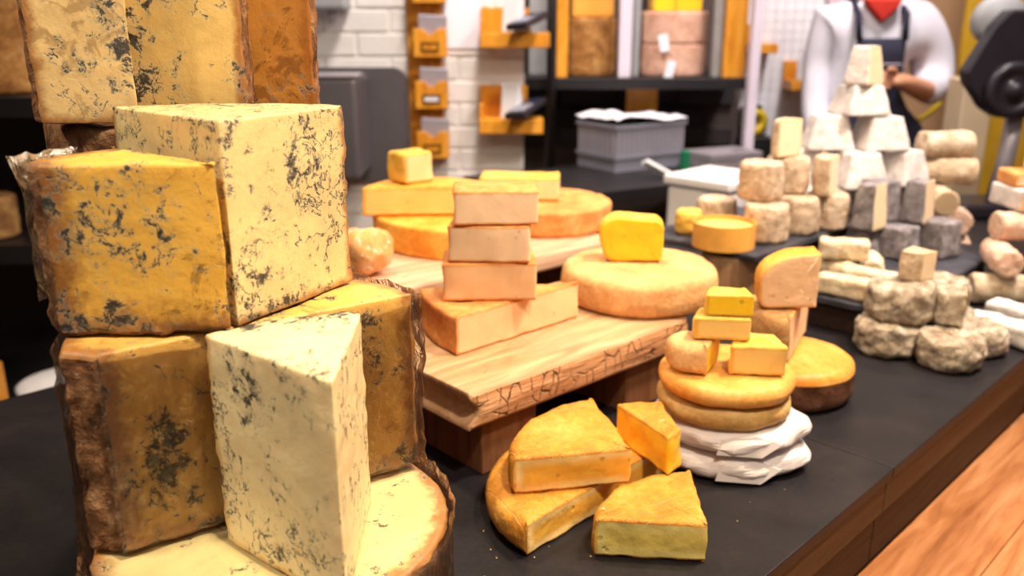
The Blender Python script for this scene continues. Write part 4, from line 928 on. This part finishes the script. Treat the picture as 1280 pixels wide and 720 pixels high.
tag(tube('hose', M['yellow_hose'], [(1.49 + .115 * math.cos(2 * math.pi * i / 40), 3.30 + .01 * math.sin(i), 1.20 + .16 * math.sin(2 * math.pi * i / 40)) for i in range(40)], .010, None, 8, True), 'yellow hose coiled in a ring hanging behind the person', 'hose')
tag(tube('hose_hook', M['steel'], [(1.49, 3.70, 1.345), (1.49, 3.29, 1.345), (1.49, 3.27, 1.37)], .006, None, 8), 'thin steel hook carrying the yellow hose', 'hook')

# ------------------------------------------------------------------ dark shelves on the far side of the tower
sh = empty('shelf_unit', (0, 0, 0)); tag(sh, 'dark wooden shelf unit with orange posts behind the blue cheese tower', 'shelf')
for z in (.40, .86, 1.195): box('shelf_board', M['black'], -1.75, -.93, 1.95, 2.40, z, z + .045, sh, .002)
box('back_panel', M['black'], -1.75, -.93, 2.402, 2.42, 0, 1.9, sh)
for x in (-1.75, -1.258): box('post', M['orange_wood'], x, x + .035, 1.915, 1.949, 0, .62 if x > -1.5 else 1.9, sh, .002)
cheese('round_cheese', 'tall mottled orange-brown cheese drum on the dark shelf unit', 'cheese', o_circle(.13, .012), .22, M['hard_rind'], None, (-1.215, 2.09, 1.2405), br=.01, nz=8, nr=6, amp=.003, group='cheeses on the dark shelf unit')
cheese('round_cheese', 'small pale brown cheese wheel on the middle board of the shelf unit', 'cheese', o_circle(.06, .01), .10, M['r_tommeside'], None, (-1.245, 2.04, .9055), br=.01, nz=8, nr=6, amp=.003, group='cheeses on the dark shelf unit')
lb = lathe('bowl', M['white_plastic'], [(0, 0), (.07, 0), (.105, .05), (.115, .075), (.108, .075), (.095, .05), (.06, .008), (0, .008)], None, (-1.14, 2.06, .4455), n=36); tag(lb, 'white bowl on the lowest board of the shelf unit', 'bowl')

# ------------------------------------------------------------------ the person behind the counter
M['skin'] = m_plain('skin', (.58, .27, .15), .5, .3, var=.08)
M['shirt'] = m_plain('lilac_white_shirt', (.66, .63, .70), .8, .2, var=.05, sc=9)
M['navy'] = m_plain('navy_apron', (.022, .022, .040), .8, .2, var=.15)
M['red'] = m_plain('red_neckerchief', (.52, .03, .02), .8, .2, var=.1)
M['hair'] = m_plain('dark_hair', (.03, .018, .01), .6, .3, var=.3)
def skin(name, nodes, edges, mat, parent, sub=2):
    me = bpy.data.meshes.new(name); me.from_pydata([n_[0] for n_ in nodes], edges, []); m1 = None
    o = bpy.data.objects.new(name, me); COL.objects.link(o); m1 = o.modifiers.new('skin', 'SKIN')
    for i, n_ in enumerate(nodes):
        r = n_[1]; me.skin_vertices[0].data[i].radius = r if isinstance(r, tuple) else (r, r)
    me.skin_vertices[0].data[0].use_root = True
    me.materials.append(mat); o.parent = parent
    m1.use_smooth_shade = True
    m2 = o.modifiers.new('sub', 'SUBSURF'); m2.levels = sub; m2.render_levels = sub
    return o
pe = empty('person', (1.222, 3.12, 0)); tag(pe, 'person in lilac-white shirt, navy apron and red neckerchief working behind the cheese', 'person')
# local: x across, -y towards the camera; the figure leans slightly forward, head bowed
body_n = [((0, .02, .95), (.14, .09)), ((0, .02, 1.10), (.125, .085)), ((0, .01, 1.28), (.135, .088)), ((0, 0, 1.40), (.10, .07)), ((0, -.01, 1.475), (.055, .055)), ((0, -.035, 1.545), (.06, .07)), ((0, -.045, 1.63), (.078, .095)), ((0, -.03, 1.71), (.06, .075)),
    ((-.130, .0, 1.395), (.045, .045)), ((-.158, .01, 1.25), (.036, .036)), ((-.165, -.03, 1.10), (.034, .034)), ((-.17, -.12, .97), (.028, .028)), ((-.175, -.15, .945), (.036, .022)), ((-.165, -.18, .92), (.030, .018)),
    ((.165, .0, 1.395), (.050, .050)), ((.225, .0, 1.25), (.050, .050)), ((.205, -.06, 1.165), (.044, .044)), ((.07, -.18, 1.205), (.030, .030)), ((.035, -.20, 1.215), (.022, .036)), ((.005, -.215, 1.215), (.018, .032)),
    ((-.09, .02, .86), (.088, .09)), ((-.10, .01, .50), (.062, .062)), ((-.10, .03, .10), (.045, .045)), ((-.10, -.10, .045), (.042, .035)),
    ((.09, .02, .86), (.088, .09)), ((.10, .01, .50), (.062, .062)), ((.10, .03, .10), (.045, .045)), ((.10, -.10, .045), (.042, .035))]
be = [(0, 1), (1, 2), (2, 3), (3, 4), (4, 5), (5, 6), (6, 7), (3, 8), (8, 9), (9, 10), (10, 11), (11, 12), (12, 13), (3, 14), (14, 15), (15, 16), (16, 17), (17, 18), (18, 19), (0, 20), (20, 21), (21, 22), (22, 23), (0, 24), (24, 25), (25, 26), (26, 27)]
skin('body', body_n, be, M['skin'], pe)
for k, (dz, ln) in enumerate(((.022, .058), (.008, .066), (-.006, .062), (-.020, .050))):     # working hand, fingers curled round what it holds
    skin('finger', [((.012, -.212, 1.215 + dz), .0095), ((-.018, -.222, 1.213 + dz), .009), ((-.018 - ln * .35, -.215, 1.205 + dz), .008), ((-.018 - ln * .5, -.195, 1.20 + dz), .0065)], [(0, 1), (1, 2), (2, 3)], M['skin'], pe, 1)
skin('thumb', [((.03, -.20, 1.235), .011), ((.008, -.225, 1.252), .010), ((-.015, -.232, 1.250), .008)], [(0, 1), (1, 2)], M['skin'], pe, 1)
for k, (dx, ln) in enumerate(((-.024, .050), (-.009, .062), (.006, .066), (.020, .058))):     # lowered hand
    skin('finger', [((-.165 + dx, -.178, .922), .0095), ((-.163 + dx, -.20, .900), .009), ((-.162 + dx, -.205, .900 - ln * .5), .008), ((-.162 + dx, -.195, .900 - ln * .8), .0065)], [(0, 1), (1, 2), (2, 3)], M['skin'], pe, 1)
skin('thumb', [((-.15, -.155, .945), .011), ((-.132, -.18, .928), .010), ((-.128, -.20, .910), .008)], [(0, 1), (1, 2)], M['skin'], pe, 1)
for s in (-1, 1):
    lathe('eye', M['white_plastic'], [(0, -.011), (.008, -.008), (.011, 0), (.008, .008), (0, .011)], pe, (s * .03, -.130, 1.635), n=12)
    lathe('ear', M['skin'], [(0, -.03), (.012, -.02), (.016, 0), (.012, .02), (0, .03)], pe, (s * .079, -.035, 1.62), n=12)
prism('nose', M['skin'], [(-.014, 1.595), (.014, 1.595), (.005, 1.645), (-.005, 1.645)], 'y', -.155, -.12, pe, .004)
box('mouth', M['red'], -.022, .022, -.134, -.12, 1.565, 1.573, pe, .003)
skin('hair', [((0, .0, 1.72), (.078, .085)), ((0, .03, 1.66), (.080, .075)), ((0, .035, 1.60), (.062, .05))], [(0, 1), (1, 2)], M['hair'], pe)
shirt_n = [((0, .02, .93), (.165, .115)), ((0, .02, 1.10), (.150, .110)), ((0, .01, 1.28), (.160, .112)), ((0, 0, 1.41), (.130, .095)), ((0, .005, 1.462), (.085, .078)),
    ((-.135, .0, 1.395), (.075, .075)), ((-.158, .01, 1.25), (.056, .056)), ((-.165, -.03, 1.11), (.052, .052)), ((-.165, -.11, .99), (.045, .045)),
    ((.185, .0, 1.395), (.088, .088)), ((.240, .0, 1.26), (.080, .080)), ((.225, -.045, 1.175), (.074, .074)), ((.185, -.10, 1.18), (.062, .062))]
skin('shirt', shirt_n, [(0, 1), (1, 2), (2, 3), (3, 4), (3, 5), (5, 6), (6, 7), (7, 8), (3, 9), (9, 10), (10, 11), (11, 12)], M['shirt'], pe)
V, F = [], []; nu, nv = 16, 14      # apron: bib and skirt following the chest
for j in range(nv + 1):
    z = .55 + (1.345 - .55) * j / nv; wd = .082 if z > 1.15 else .082 + .13 * min(1, (1.15 - z) / .12)
    for i in range(nu + 1):
        t = -1 + 2 * i / nu; x = t * wd; V.append((x, -.135 - .015 * (z < 1.1) + .085 * (x / .24) ** 2, z))
for j in range(nv):
    for i in range(nu): F.append((j * (nu + 1) + i, j * (nu + 1) + i + 1, (j + 1) * (nu + 1) + i + 1, (j + 1) * (nu + 1) + i))
apn = mesh_obj('apron', V, F, M['navy'], pe); sm_ = apn.modifiers.new('thick', 'SOLIDIFY'); sm_.thickness = .006
for s in (-1, 1): tube('strap', M['navy'], [(s * .076, -.128, 1.34), (s * .08, -.110, 1.42), (s * .075, -.02, 1.478), (s * .06, .06, 1.45)], .011, apn, 8)
box('pocket_seam', M['shirt'], -.07, .07, -.1395, -.1375, 1.262, 1.265, apn)
prism('neckerchief', M['red'], [(-.062, 1.47), (.062, 1.47), (.05, 1.445), (.0, 1.395), (-.05, 1.445)], 'y', -.118, -.070, pe, .008)
skin('trousers', [((0, .02, .93), (.165, .12)), ((-.09, .02, .84), (.10, .10)), ((-.10, .02, .50), (.08, .08)), ((-.10, .03, .12), (.07, .07)), ((.09, .02, .84), (.10, .10)), ((.10, .02, .50), (.08, .08)), ((.10, .03, .12), (.07, .07))],
     [(0, 1), (1, 2), (2, 3), (0, 4), (4, 5), (5, 6)], M['navy'], pe)
for s in (-1, 1): box('shoe', M['black'], s * .10 - .048, s * .10 + .048, -.19, .08, 0, .085, pe, .02)

# a few crumbs on the slate
random.seed(3); bm = bmesh.new()
for k in range(34):
    u_, v_ = random.uniform(.42, 1.0), random.uniform(.37, .62)
    x, y = (u_ - v_) * .7071, (u_ + v_) * .7071; r_ = random.uniform(.0004, .0010)
    q = bmesh.ops.create_icosphere(bm, subdivisions=1, radius=r_)
    for v in q['verts']: v.co = v.co * random.uniform(.7, 1.2) + Vector((x, y, .9007 + r_ * .8))
tag(bm_obj('crumbs', bm, M['p_light']), 'tiny pale cheese crumbs scattered on the dark slate', 'crumbs', None, 'stuff')
